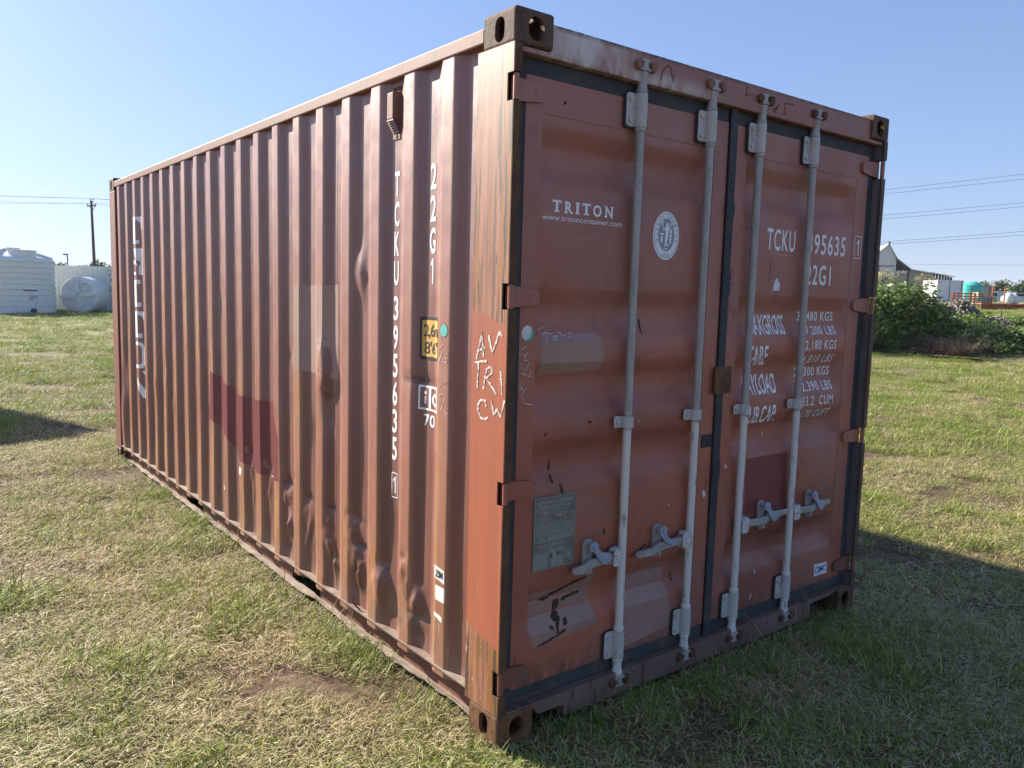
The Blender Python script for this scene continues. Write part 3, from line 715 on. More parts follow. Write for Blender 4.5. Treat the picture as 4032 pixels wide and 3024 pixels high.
# partly painted-over big lettering near the far end
BIG = [[(5.212, 2.202), (5.04, 2.202), (5.04, 2.075), (5.068, 2.118), (5.085, 2.15), (5.11, 2.168), (5.146, 2.174), (5.146, 2.008), (5.098, 2.008), (5.098, 1.978), (5.212, 1.978)],
       [(5.212, 1.940), (5.04, 1.940), (5.04, 1.72), (5.113, 1.72), (5.113, 1.786), (5.095, 1.80), (5.085, 1.822), (5.10, 1.838), (5.146, 1.842), (5.212, 1.842), (5.212, 1.817), (5.125, 1.812), (5.118, 1.79)],
       [(5.212, 1.679), (5.093, 1.679), (5.093, 1.646), (5.146, 1.646), (5.146, 1.490), (5.090, 1.490), (5.090, 1.454), (5.212, 1.454)],
       [(5.212, 1.416), (5.04, 1.416), (5.04, 1.33), (5.068, 1.36), (5.10, 1.38), (5.146, 1.386), (5.146, 1.229), (5.088, 1.229), (5.088, 1.193), (5.212, 1.193)],
       [(5.212, 1.157), (5.12, 1.157), (5.08, 1.146), (5.05, 1.12), (5.05, .965), (5.085, .938), (5.13, .932), (5.212, .932), (5.212, .961), (5.14, .963), (5.105, .975), (5.098, 1.0), (5.098, 1.09), (5.105, 1.118), (5.14, 1.128), (5.212, 1.129)],
       [(5.092, .915), (5.04, .913), (5.04, .885), (5.070, .886), (5.072, .896), (5.092, .896)],
       [(5.190, .866), (5.152, .822), (5.09, .775), (5.04, .75), (5.04, .684), (5.095, .682), (5.159, .753), (5.184, .798)]]
for p in BIG: sdecal('lettering', poly2(p), M_WHITE)
sdecal('lettering', rect2(5.150, 5.212, 1.720, 1.745), M_WHITE)
# paint repairs and small labels
sdecal('paint_patch', poly2(ragged([(1.376, 1.665), (1.862, 1.661), (1.858, 1.211), (1.60, 1.222), (1.376, 1.208)], .003, .05, 2)), M_PATCH, .0006)
sdecal('paint_patch', poly2(ragged([(2.16, 1.000), (2.70, .985), (3.235, 1.085), (3.245, .760), (2.95, .700), (2.75, .590), (2.44, .560), (2.07, .568), (2.07, .80)], .003, .05, 3)), M_MAROON, .0006)
sdecal('paper_label', poly2(ragged([(2.712, .540), (2.650, .538), (2.652, .492), (2.714, .495)], .002, .02, 5)), M_PAPER)
sdecal('torn_paper_label', poly2(ragged([(3.01, .40), (2.975, .39), (2.95, .34), (2.99, .33)], .004, .015, 6)), M_PAPER)
for st_ in [[(0.411, 1.444), (0.439, 1.425), (0.447, 1.397)], [(0.431, 1.41), (0.418, 1.413), (0.442, 1.376)], [(0.402, 1.396), (0.413, 1.378), (0.385, 1.378), (0.394, 1.397)], [(0.439, 1.273), (0.415, 1.302)], [(0.405, 1.254), (0.43, 1.247), (0.413, 1.226), (0.435, 1.219)], [(0.393, 1.247), (0.42, 1.19)], [(0.399, 1.197), (0.395, 1.184), (0.374, 1.179)]]: sdecal('chalk_mark', ribbons([st_], .0025), M_CHALK, .0016)
for st_ in [[(0.39, 1.401), (0.375, 1.416), (0.371, 1.403), (0.39, 1.379), (0.335, 1.381)], [(0.336, 1.405), (0.298, 1.417), (0.276, 1.401), (0.289, 1.379), (0.334, 1.364)], [(0.356, 1.311), (0.403, 1.293), (0.308, 1.264), (0.279, 1.285), (0.286, 1.305)]]: sdecal('chalk_mark', ribbons([st_], .0022), M_CHALKF, .0016)
_p = bpy.data.objects['corner_post']
decal('chalk_mark', ribbons([[(0.182, 1.406), (0.149, 1.507), (0.137, 1.419)], [(0.169, 1.439), (0.129, 1.451)], [(0.109, 1.499), (0.097, 1.461), (0.084, 1.438), (0.064, 1.475), (0.048, 1.513), (0.03, 1.499)], [(0.191, 1.394), (0.117, 1.405)], [(0.167, 1.395), (0.171, 1.344), (0.173, 1.299)], [(0.116, 1.38), (0.129, 1.34), (0.135, 1.302)], [(0.116, 1.38), (0.089, 1.385), (0.085, 1.365), (0.118, 1.343), (0.086, 1.32), (0.057, 1.294)], [(0.035, 1.377), (0.028, 1.334), (0.025, 1.294)], [(0.114, 1.238), (0.122, 1.264), (0.15, 1.263), (0.167, 1.238), (0.163, 1.215), (0.144, 1.197), (0.116, 1.196), (0.102, 1.207)], [(0.085, 1.268), (0.068, 1.219), (0.049, 1.242), (0.029, 1.215), (0.008, 1.277)]], .0085, .0016),
      lambda u, v: (-.0012, u, v), M_CHALK, _p, label='white chalk letters on the orange stretch of the post')
decal('chalk_mark', ribbons([[(1.32, .118), (1.31, .079)], [(1.226, .097), (1.225, .071)], [(1.193, .103), (1.182, .081)], [(1.077, .107), (1.061, .087)], [(1.016, .103), (1.005, .072), (.956, .088), (.952, .111)], [(.833, .108), (.832, .082), (.795, .077), (.759, .1)], [(.724, .104), (.719, .077), (.684, .075)], [(.658, .11), (.654, .084), (.611, .075)]], .003), lambda u, v: (.0588, u, v-.03), M_CHALKF, bpy.data.objects['bottom_rail'])

# ------------------------------------------------------------------ lettering and marks on the doors
def fd(off=.0012): return lambda u, v: (u, ydoor(u, v)-off, v)
def ddecal(name, vf, mat, off=.0012, lab=None):
    um = sum(u for u, v in vf[0])/len(vf[0]); s = 0 if um < 1.22 else 1
    return decal(name, vf, fd(off), mat, doors[s], [DX[s][2]-.0005, DX[s][2]+.0005, DX[s][3]-.058, DX[s][3]-.0005, DX[s][3]+.0005], ZF, lab)
def T(s, u0, u1, v0, h, sp=1.15, off=.012, mat=None): return ddecal('lettering', textpoly(s, u0, u1, v0, h, sp, off), mat or M_WHITE)
T('TCKU', 1.517, 1.741, 1.880, .100); T('395635', 1.848, 2.184, 1.880, .099)
ddecal('lettering_box', frame2(2.266, 2.332, 1.874, 1.988, .004), M_WHITE); ddecal('lettering', one(2.286, 2.310, 1.890, .080), M_WHITE)
T('22G1', 1.850, 2.066, 1.731, .099)
T('MAXGROSS', 1.448, 1.728, 1.490, .094, 1.0, .018); T('TARE', 1.428, 1.582, 1.346, .094, 1.0, .018)
T('PAYLOAD', 1.436, 1.690, 1.210, .094, 1.0, .018); T('CUB.CAP.', 1.420, 1.684, 1.072, .084, 1.0, .018)
T('30,480 KGS', 1.848, 2.166, 1.553, .047); T('67,200 LBS', 1.868, 2.170, 1.486, .043); T('2,180 KGS', 1.886, 2.166, 1.411, .048); T('4,810 LBS', 1.892, 2.168, 1.343, .043)
T('28,300 KGS', 1.852, 2.168, 1.276, .047); T('62,390 LBS', 1.868, 2.170, 1.204, .046); T('33.2  CUM', 1.888, 2.167, 1.130, .049); T('1,170 CUFT', 1.866, 2.160, 1.066, .042)
# slab-serif maker's name: bold letters with slab serifs
Z0, HT = 1.942, .042
def slab(parts):
    for i, vf in enumerate(parts): ddecal('lettering', vf, M_WHITE, .0012+.0003*i)
for u0, u1, ch in ((.224, .266, 'T'), (.281, .322, 'R'), (.335, .356, 'I'), (.369, .411, 'T'), (.424, .468, 'O'), (.484, .530, 'N')):
    c = (u0+u1)/2
    if ch == 'T': slab([poly2([(u0, Z0+HT-.013), (u0+.005, Z0+HT-.007), (c-.0062, Z0+HT-.007), (c-.0062, Z0+.005), (c-.013, Z0+.005), (c-.013, Z0), (c+.013, Z0), (c+.013, Z0+.005), (c+.0062, Z0+.005), (c+.0062, Z0+HT-.007), (u1-.005, Z0+HT-.007), (u1, Z0+HT-.013), (u1, Z0+HT), (u0, Z0+HT)])])
    elif ch == 'I': slab([poly2([(u0, Z0), (u1, Z0), (u1, Z0+.005), (c+.0062, Z0+.005), (c+.0062, Z0+HT-.005), (u1, Z0+HT-.005), (u1, Z0+HT), (u0, Z0+HT), (u0, Z0+HT-.005), (c-.0062, Z0+HT-.005), (c-.0062, Z0+.005), (u0, Z0+.005)])])
    elif ch == 'R': slab([textpoly('R', u0+.004, u1-.001, Z0, HT, 1, .03), rect2(u0, u0+.017, Z0, Z0+.005), rect2(u0, u0+.010, Z0+HT-.005, Z0+HT), rect2(u1-.010, u1+.002, Z0, Z0+.005)])
    elif ch == 'N': slab([textpoly('N', u0+.004, u1-.004, Z0, HT, 1, .03), rect2(u0-.002, u0+.014, Z0, Z0+.005), rect2(u1-.015, u1, Z0+HT-.005, Z0+HT), rect2(u0-.002, u0+.008, Z0+HT-.005, Z0+HT)])
    else: slab([textpoly('O', u0, u1, Z0, HT, 1, .03)])
T('www.tritoncontainer.com', .177, .579, 1.912, .021, 1, 0)
# class society sticker
cx, cz = .8335, 1.895
st = ddecal('oval_sticker', poly2(ell(cx, cz, .078, .0965, 40)), M_WHITE)
ddecal('oval_sticker_ring', poly2(ell(cx, cz, .071, .0895, 40), ell(cx, cz, .069, .0872, 40)[::-1]), M_BV_G, .0020); ddecal('oval_sticker_field', poly2(ell(cx, cz+.004, .048, .066, 36)), M_BV_G, .0020)
bl = []
for i, c in enumerate('BUREAU VERITAS'):
    if c == ' ': continue
    a = rad(196-i*(212/13)); vs, f_ = textpoly(c, -.0048, .0048, -.0055, .0115, 1, .012)
    ta = math.atan2(-math.cos(a)*.077, math.sin(a)*.058)*-1; tx_, tz_ = math.sin(a)*.0585, -math.cos(a)*.077; L_ = math.hypot(tx_, tz_); tx_ /= L_; tz_ /= L_
    bl.append(([(cx+.0585*math.cos(a)+u*tx_-v*tz_, cz+.002+.0765*math.sin(a)+u*tz_+v*tx_) for u, v in vs], f_))
bl.append(textpoly('1828', cx-.020, cx+.020, cz-.083, .013, 1.2, .01))
for b_ in bl: ddecal('oval_sticker_letter', b_, M_BV_G, .0024)
fig = [[(.000, .046), (.006, .050), (.011, .046), (.010, .037), (.016, .030), (.024, .045), (.027, .052), (.031, .050), (.026, .036), (.018, .020), (.013, .000), (.012, -.014), (.004, -.032), (.000, -.048), (-.007, -.048), (-.004, -.030), (-.006, -.012), (-.003, .006), (-.006, .022), (-.016, .016), (-.024, .030), (-.021, .033), (-.014, .022), (-.002, .034)],
       [(-.027, .034), (-.020, .034), (-.020, .042), (-.018, .052), (-.023, .060), (-.028, .050)], [(-.034, .006), (-.014, .006), (-.014, -.002), (-.034, -.002)], [(.020, .002), (.036, .002), (.036, -.006), (.020, -.006)],
       [(.022, .006), (.036, .006), (.034, .022), (.028, .026), (.024, .018)], [(-.030, -.008), (-.020, -.008), (-.020, -.030), (-.026, -.034), (-.031, -.026)], [(.020, -.010), (.034, -.008), (.030, -.034), (.022, -.034)], [(.010, -.030), (.016, -.036), (.014, -.046), (.006, -.044)],
       [(-.012, -.054), (.014, -.054), (.014, -.057), (.003, -.057), (.003, -.062), (-.001, -.062), (-.001, -.057), (-.012, -.057)]]
for f in fig: ddecal('oval_sticker_figure', poly2([(cx-.002+x, cz+.004+y) for x, y in f]), M_WHITE, .0024)
# approval plate
pl = obj('approval_plate', Geo().prism(rrect(.178, .386, .613, .897, .006), XZ(0), .0440, .0488), M_PLATE, doors[0], bevel=.001)
P_ = [textpoly('APPROVED FOR TRANSPORT', .196, .372, .868, .0135, 1.1, .01), textpoly('UNDER CUSTOMS SEAL', .208, .356, .849, .0130, 1.1, .01), frame2(.216, .342, .829, .842, .0012), frame2(.285, .380, .815, .824, .0012), frame2(.200, .262, .803, .813, .0012),
      frame2(.184, .318, .752, .795, .0015), frame2(.322, .381, .752, .802, .0015), frame2(.184, .381, .727, .748, .0015), textpoly('CIMC', .198, .234, .731, .0115, 1, .02), textpoly('CSC SAFETY APPROVAL', .196, .330, .703, .0120, 1.1, .01),
      frame2(.216, .314, .686, .698, .0012), frame2(.342, .374, .630, .676, .0015), frame2(.266, .336, .652, .686, .0012), frame2(.266, .336, .622, .648, .0012), rect2(.3005, .3015, .624, .684), frame2(.181, .383, .616, .894, .0012), rect2(.184, .381, .7225, .7238)]
rr = random.Random(11)
for u0, u1, z0, n, dz in ((.189, .312, .788, 5, .0075), (.328, .376, .790, 4, .009), (.250, .372, .742, 3, .0055), (.186, .258, .678, 9, .0062)):
    for i in range(n):
        u = u0
        while u < u1-.01:
            w = rr.uniform(.006, .02); P_.append(rect2(u, min(u+w, u1), z0-i*dz-.0028, z0-i*dz)); u += w+.003
for u0, z0, n in ((.270, .681, 4), (.305, .681, 4), (.270, .645, 3), (.305, .645, 3), (.222, .837, 1), (.292, .821, 1), (.346, .669, 4)):
    for i in range(n): P_.append(rect2(u0, u0+.024, z0-i*.0075-.0034, z0-i*.0075))
decal('plate_print', join2(P_), lambda u, v: (u, .0432, v), M_PLTXT, pl)
decal('plate_marker', join2([textpoly('6', .262, .276, .655, .022, 1, 0), textpoly('10', .298, .322, .660, .020, 1, 0)]), lambda u, v: (u, .0424, v), M_DARK, pl)
for u, v in ((.236, .799), (.330, .805)): obj('rivet', Geo().prism(ell(u, v, .0075, .0075, 10), XZ(0), .041, .0438), M_PATCH2, pl)
ddecal('maker_sticker', poly2([(2.098, .281), (2.219, .275), (2.222, .212), (2.102, .215)]), M_PAPER)
ddecal('maker_sticker_print', textpoly('CIMC', 2.110, 2.210, .231, .032, 1, .02), M_BLUEP, .002)
# paint repairs, scrapes, torn labels on the doors
ddecal('paint_patch', poly2([(1.463, .909), (1.790, .910), (1.800, .640), (1.474, .636)]), M_MAROON, .0006)
ddecal('paint_patch', poly2(ragged([(.195, 1.499), (.40, 1.503), (.476, 1.505), (.500, 1.485), (.511, 1.434), (.508, 1.375), (.49, 1.362), (.19, 1.349)], .0015, .04, 8)), M_PATCH, .0006)
ddecal('paint_patch', poly2(ragged([(.170, .520), (.30, .522), (.521, .550), (.505, .46), (.525, .335), (.40, .322), (.197, .315), (.172, .42)], .0015, .04, 9)), M_PATCH2, .0006)
ddecal('paint_patch', poly2(ragged([(.655, .490), (.960, .515), (.945, .42), (.991, .224), (.80, .205), (.665, .190)], .0015, .04, 10)), M_PATCH2, .0006)
ddecal('torn_paper_label', poly2([(1.585, 1.694), (1.635, 1.694), (1.640, 1.722), (1.632, 1.737), (1.626, 1.731), (1.620, 1.752), (1.613, 1.745), (1.607, 1.757), (1.602, 1.738), (1.597, 1.740), (1.594, 1.722), (1.588, 1.716), (1.590, 1.704)]), M_PAPER)
ddecal('sticker', poly2(ell(.124, 1.507, .0265, .0275, 24)), M_PAPER)
ddecal('sticker', poly2(ell(.124, 1.507, .0272, .0282, 14, rad(-110), rad(62)) + ell(.116, 1.515, .026, .030, 10, rad(62), rad(-100))), M_TEAL, .0018)
rb = [ragged(l, a, .008, i) for i, (l, a) in enumerate([([(.318, .468), (.345, .470), (.350, .440), (.334, .425), (.342, .395), (.325, .362), (.330, .335), (.312, .345), (.318, .385), (.300, .40), (.312, .43)], .004), ([(.24, .485), (.40, .535), (.47, .540), (.47, .534), (.38, .512), (.27, .473)], .003), ([(.36, .468), (.45, .482), (.46, .470), (.36, .452)], .004), ([(.22, .318), (.30, .335), (.36, .352), (.36, .344), (.30, .324), (.22, .310)], .003), ([(.355, .39), (.375, .395), (.372, .37), (.350, .365)], .003), ([(.285, .38), (.302, .37), (.30, .355), (.28, .372)], .002)])]
for l in rb: ddecal('rust_scrape', poly2(l), M_SCRAPE, .0014)
ddecal('rust_scrape', ribbons([[(.276, 1.02), (.276, .985)], [(.276, .97), (.275, .955), (.28, .94)], [(.31, .935), (.318, .905), (.320, .89)], [(.44, 1.165), (.455, 1.16)], [(.228, 1.14), (.222, 1.125)], [(.27, 2.33), (.262, 2.32)], [(.73, 1.555), (.732, 1.50)], [(.76, .60), (.80, .615)], [(.55, .72), (.552, .70)], [(1.0, .44), (1.005, .41)]], .009, .003), M_SCRAPE, .0014)
for st_ in [[(0.201, 0.28), (0.248, 0.282), (0.205, 0.25), (0.268, 0.246)], [(0.259, 0.27), (0.268, 0.244)], [(0.291, 0.25), (0.293, 0.279), (0.309, 0.257), (0.322, 0.283), (0.329, 0.258)], [(0.356, 0.251), (0.364, 0.284)], [(0.352, 0.285), (0.386, 0.272), (0.38, 0.257), (0.353, 0.252)], [(0.393, 0.251), (0.388, 0.283), (0.403, 0.265), (0.412, 0.284), (0.42, 0.253)], [(0.431, 0.274), (0.447, 0.277), (0.447, 0.265), (0.435, 0.252), (0.454, 0.249)], [(0.459, 0.277), (0.475, 0.278), (0.473, 0.264), (0.463, 0.252), (0.482, 0.252)], [(0.485, 0.261), (0.497, 0.262)], [(0.497, 0.279), (0.522, 0.28), (0.51, 0.269), (0.526, 0.257), (0.508, 0.25)]]: ddecal('chalk_mark', ribbons([st_], .0026), M_CHALKF)
for st_ in [[(0.227, 1.528), (0.197, 1.52), (0.195, 1.503), (0.217, 1.503), (0.227, 1.517), (0.223, 1.486), (0.215, 1.478)], [(0.227, 1.507), (0.244, 1.503), (0.272, 1.507), (0.3, 1.506)], [(0.245, 1.486), (0.272, 1.496), (0.273, 1.481), (0.253, 1.482)], [(0.295, 1.502), (0.301, 1.494), (0.329, 1.502), (0.343, 1.506), (0.341, 1.493), (0.326, 1.49)], [(0.124, 1.461), (0.093, 1.447), (0.089, 1.433), (0.112, 1.426), (0.128, 1.438), (0.108, 1.41), (0.098, 1.394)], [(0.103, 1.406), (0.139, 1.413)], [(0.095, 1.39), (0.12, 1.376), (0.137, 1.401)], [(0.099, 1.365), (0.139, 1.351), (0.146, 1.375)], [(0.115, 1.329), (0.089, 1.324), (0.095, 1.316), (0.116, 1.309), (0.093, 1.304)], [(0.131, 1.322), (0.101, 1.278)], [(0.133, 1.276), (0.109, 1.274), (0.118, 1.256), (0.156, 1.246)]]: ddecal('chalk_mark', ribbons([st_], .0026), M_CHALK, .002)
ddecal('marker_scrawl', ribbons([[(1.27, 1.794), (1.273, 1.751)], [(1.26, 1.773), (1.284, 1.777)], [(1.253, 1.721), (1.266, 1.714), (1.254, 1.705)], [(1.277, 1.721), (1.274, 1.709), (1.288, 1.709), (1.289, 1.722)], [(1.273, 1.636), (1.268, 1.6), (1.302, 1.585)], [(1.303, 1.606), (1.301, 1.565)], [(1.54, 1.771), (1.571, 1.778)], [(1.542, 1.756), (1.572, 1.762)], [(1.543, 1.74), (1.57, 1.746)], [(1.557, 1.819), (1.558, 1.767)], [(1.571, 1.82), (1.586, 1.807), (1.56, 1.798)]], .003), M_MARK)
decal('marker_scrawl', ribbons([[(0.715, 2.474), (0.731, 2.516), (0.756, 2.54), (0.776, 2.533), (0.782, 2.499)], [(0.795, 2.512), (0.787, 2.483)], [(1.253, 2.509), (1.26, 2.552)], [(1.248, 2.51), (1.292, 2.52)], [(1.463, 2.475), (1.493, 2.514)], [(1.446, 2.477), (1.486, 2.503)], [(1.536, 2.521), (1.537, 2.477)], [(1.527, 2.522), (1.602, 2.528)], [(1.515, 2.472), (1.559, 2.48)]], .005), lambda u, v: (u, .0108, v), M_RUSTO, bpy.data.objects['door_header'])
for a, b, w in (((1.57, .36), (1.585, .335), .006), ((1.56, .24), (1.55, .21), .006), ((1.62, 1.02), (1.625, 1.0), .006), ((1.155, .80), (1.165, .77), .016), ((1.30, .90), (1.31, .885), .01), ((.72, 1.15), (.724, 1.14), .004), ((.93, .77), (.935, .762), .005)):
    ddecal('torn_paper_label', ribbons([[a, b]], w, .001), M_PAPER)

# ================================================================== a second container, just out of frame, whose shadow falls on the grass
box2 = empty('shipping_container', 'neighbouring container standing beyond the far left end of the red one', 'shipping container', (-1.27, 12.14, 0))
box2.rotation_euler = (0, 0, math.atan2(.882, -.47) - math.pi/2 + math.pi)   # its door end corner at the shadow tip
box2.location = (0, 0, 0)
# long axis along (-.47, .882); its near end faces (.47, -.882)
ax = Vector((-.47, .882, 0)).normalized(); wx = Vector((ax.y, -ax.x, 0))        # local y -> ax, local x -> wx
corner = Vector((-1.27, 12.14, 0))
box2.matrix_world = Matrix(((wx.x, ax.x, 0, corner.x - wx.x*CW), (wx.y, ax.y, 0, corner.y - wx.y*CW), (0, 0, 1, 0), (0, 0, 0, 1)))
for o in list(box.children):
    n = o.name.split('.')[0]
    if n in ('corner_casting', 'corner_post', 'top_rail', 'bottom_rail', 'rail_ledge', 'end_wall', 'roof', 'floor', 'door_header', 'door_sill', 'front_header', 'front_sill', 'side_panel', 'door', 'locking_bar'):
        c = o.copy(); COL.objects.link(c); c.parent = box2
        if 'label' in c: del c['label']

# ================================================================== ground and grass
_w = [(rng.uniform(.6, 4), rng.uniform(0, 6.28), rng.uniform(0, 6.28)) for _ in range(14)]
def gh(x, y):
    x = np.asarray(x, float); y = np.asarray(y, float)
    d = np.hypot(x-CAM.x, y-CAM.y); az = np.degrees(np.arctan2(x-CAM.x, y-CAM.y))
    m = np.clip((az-30)/18, 0, 1); m = m*m*(3-2*m); m2 = np.clip((150-az)/30, 0, 1); m = m*m2
    rise = np.interp(d, [0, 27, 34, 45, 60, 85, 120, 250, 600, 5000], [0, 0, .5, 1.22, 1.85, 2.1, 2.5, 2.7, 2.0, 0])
    n = sum(np.sin(k*(x*np.cos(a)+y*np.sin(a))+p)/k for k, a, p in _w)
    under = np.where((x > -.1) & (x < 2.55) & (y > -.1) & (y < 6.2), .35, 1)
    return rise*m + n*.0075*under*np.clip(40/np.maximum(d, 1), 0, 1) - .012
def mat_ground():
    m = Mat('grassy_soil', .9, 0, .2); p = m.world()
    big = m.noise(.35, 4, .55, p); mid = m.noise(1.6, 4, .6, p); fine = m.noise(22, 5, .7, p)
    soil = m.mix(m.ramp(fine, .3, .7), (.055, .034, .023), (.16, .098, .062))
    gr = m.mix(m.ramp(fine, .35, .7), (.07, .095, .018), (.19, .22, .05))
    st = m.mix(m.ramp(fine, .35, .65), (.20, .16, .085), (.36, .30, .17))
    veg = m.mix(m.ramp(m.math('ADD', m.math('MULTIPLY', big, .6), m.math('MULTIPLY', mid, .4)), .42, .58), st, gr)
    d = m.n.new('ShaderNodeVectorMath'); d.operation = 'DISTANCE'; m.L(p, d.inputs[0]); d.inputs[1].default_value = tuple(CAM)
    cover = m.math('MAXIMUM', m.ramp(m.noise(4, 5, .65, p), .45, .65, .0, .4), m.ramp(d.outputs['Value'], 9, 30))
    m.color(m.mix(cover, soil, veg)); m.bump(fine, .6, .03); return m.m
M_GROUND = mat_ground()
NA = 288; rs = [0.0] + [.35*1.058**i for i in range(170)]
vs = [(CAM.x, CAM.y)]
for r in rs[1:]:
    vs += [(CAM.x+r*math.sin(2*math.pi*k/NA), CAM.y+r*math.cos(2*math.pi*k/NA)) for k in range(NA)]
V = np.array(vs); Z = gh(V[:, 0], V[:, 1])
fs_ = [(0, 1+k, 1+(k+1) % NA) for k in range(NA)]
for i in range(len(rs)-2):
    a = 1+i*NA; b = a+NA
    fs_ += [(a+k, b+k, b+(k+1) % NA, a+(k+1) % NA) for k in range(NA)]
g = Geo(); g.v = [(x, y, z) for (x, y), z in zip(vs, Z)]; g.f = fs_
ground = tag(obj('ground', g, M_GROUND, smooth=True), kind='structure', label='mown field of patchy grass and reddish soil')

def mat_blade():
    m = Mat('grass_blade', .55, 0, .3); p = m.world(); t = m.attr('tint')
    big = m.noise(.35, 4, .55, p); mid = m.noise(1.6, 4, .6, p)
    patch = m.math('ADD', m.math('MULTIPLY', big, .6), m.math('MULTIPLY', mid, .4))
    sx_, sy_, sz_ = m.sep(p)
    far = m.math('ADD', m.ramp(sy_, 6, 16, 0, .09), m.ramp(sx_, 3.5, 8, 0, .07))
    f = m.ramp(m.math('ADD', m.math('ADD', patch, far), m.math('MULTIPLY', m.math('SUBTRACT', t, .5), .42)), .415, .575)
    t2 = m.math('FRACT', m.math('MULTIPLY', t, 7.31))
    green = m.mix(t2, (.095, .145, .020), (.40, .48, .085)); straw = m.mix(t2, (.30, .22, .105), (.76, .65, .40))
    c = m.mix(f, straw, green); m.color(c)
    tr = m.n.new('ShaderNodeBsdfTranslucent'); m.L(c, tr.inputs[0]); mx = m.n.new('ShaderNodeMixShader'); mx.inputs[0].default_value = .28
    m.L(m.b.outputs[0], mx.inputs[1]); m.L(tr.outputs[0], mx.inputs[2]); m.L(mx.outputs[0], m.out.inputs[0]); return m.m
M_BLADE = mat_blade()
def leafy(name, lo, hi, trans=.3, rough=.5):
    m = Mat(name, rough, 0, .4); t = m.attr('tint'); c = m.mix(t, lo, hi); m.color(c)
    tr = m.n.new('ShaderNodeBsdfTranslucent'); m.L(c, tr.inputs[0]); mx = m.n.new('ShaderNodeMixShader'); mx.inputs[0].default_value = trans
    m.L(m.b.outputs[0], mx.inputs[1]); m.L(tr.outputs[0], mx.inputs[2]); m.L(mx.outputs[0], m.out.inputs[0]); return m.m

def blades(n, R, l0, l1, w0, w1, lean0, lean1, seed, z0=(0, .01), straw=.0):
    """n curved blades rooted in a disc of radius R -> verts, faces, tint"""
    r = np.random.default_rng(seed)
    a = r.uniform(0, 2*np.pi, n); q = R*np.sqrt(r.uniform(0, 1, n)); bx, by = q*np.cos(a), q*np.sin(a); bz = r.uniform(*z0, n)
    hd = r.uniform(0, 2*np.pi, n); L = r.uniform(l0, l1, n); w = r.uniform(w0, w1, n)
    e0 = np.radians(r.uniform(lean0, lean1, n)); e1 = e0 - np.radians(r.uniform(5, 55, n))
    dx, dy = np.cos(hd), np.sin(hd); sx, sy = -dy, dx
    h1 = L*.5*np.cos(e0); v1 = L*.5*np.sin(e0); h2 = h1+L*.5*np.cos(e1); v2 = np.maximum(v1+L*.5*np.sin(e1), .002-bz)
    P = np.stack([np.stack([bx-sx*w/2, by-sy*w/2, bz], 1), np.stack([bx+sx*w/2, by+sy*w/2, bz], 1),
                  np.stack([bx+dx*h1+sx*w*.45, by+dy*h1+sy*w*.45, bz+v1], 1), np.stack([bx+dx*h1-sx*w*.45, by+dy*h1-sy*w*.45, bz+v1], 1),
                  np.stack([bx+dx*h2, by+dy*h2, bz+v2], 1)], 1).reshape(-1, 3)
    F = []
    for i in range(n): b = 5*i; F += [(b, b+1, b+2, b+3), (b+3, b+2, b+4)]
    t = np.clip(r.uniform(0, 1, n)-straw, -.6, 1)
    return P, F, np.repeat(t, 5)
def tint_mesh(name, P, F, t, mat):
    me = bpy.data.meshes.new(name); me.from_pydata([tuple(p) for p in P], [], F)
    me.attributes.new('tint', 'FLOAT', 'POINT').data.foreach_set('value', np.asarray(t, float)); me.materials.append(mat); return me
def cat_blades(*bs):
    P = []; F = []; t = []; k = 0
    for p, f, q in bs:
        P.append(p); F += [tuple(i+k for i in x) for x in f]; t.append(q); k += len(p)
    return np.concatenate(P), F, np.concatenate(t)

tufts = bpy.data.collections.new('grass_tufts')
def tuft(bl):
    o = bpy.data.objects.new('tuft_%02d' % len(tufts.objects), tint_mesh('tuft', *bl, M_BLADE)); tufts.objects.link(o)
for s in range(5):      # 0-4 mown mat: short, leaning, with clippings lying on it
    tuft(cat_blades(blades(190, .16, .018, .055, .0020, .0042, 8, 72, s), blades(40, .17, .03, .08, .0018, .0034, -4, 20, 50+s, (.008, .03), .40)))
for s in range(3):      # 5-7 mostly clippings
    tuft(cat_blades(blades(80, .16, .018, .05, .002, .0042, 10, 65, 80+s, straw=.2), blades(75, .18, .03, .09, .0018, .0036, -5, 18, 90+s, (.004, .035), .55)))
for s in range(3):      # 8-10 upright green tufts
    tuft(cat_blades(blades(60, .13, .045, .11, .0022, .0044, 30, 80, 120+s, straw=-.45), blades(90, .16, .03, .075, .0022, .0042, 15, 65, 140+s, straw=-.3)))
tuft(blades(7, .10, .16, .34, .0018, .0032, 35, 80, 170, straw=.2))      # 11 a few long stalks
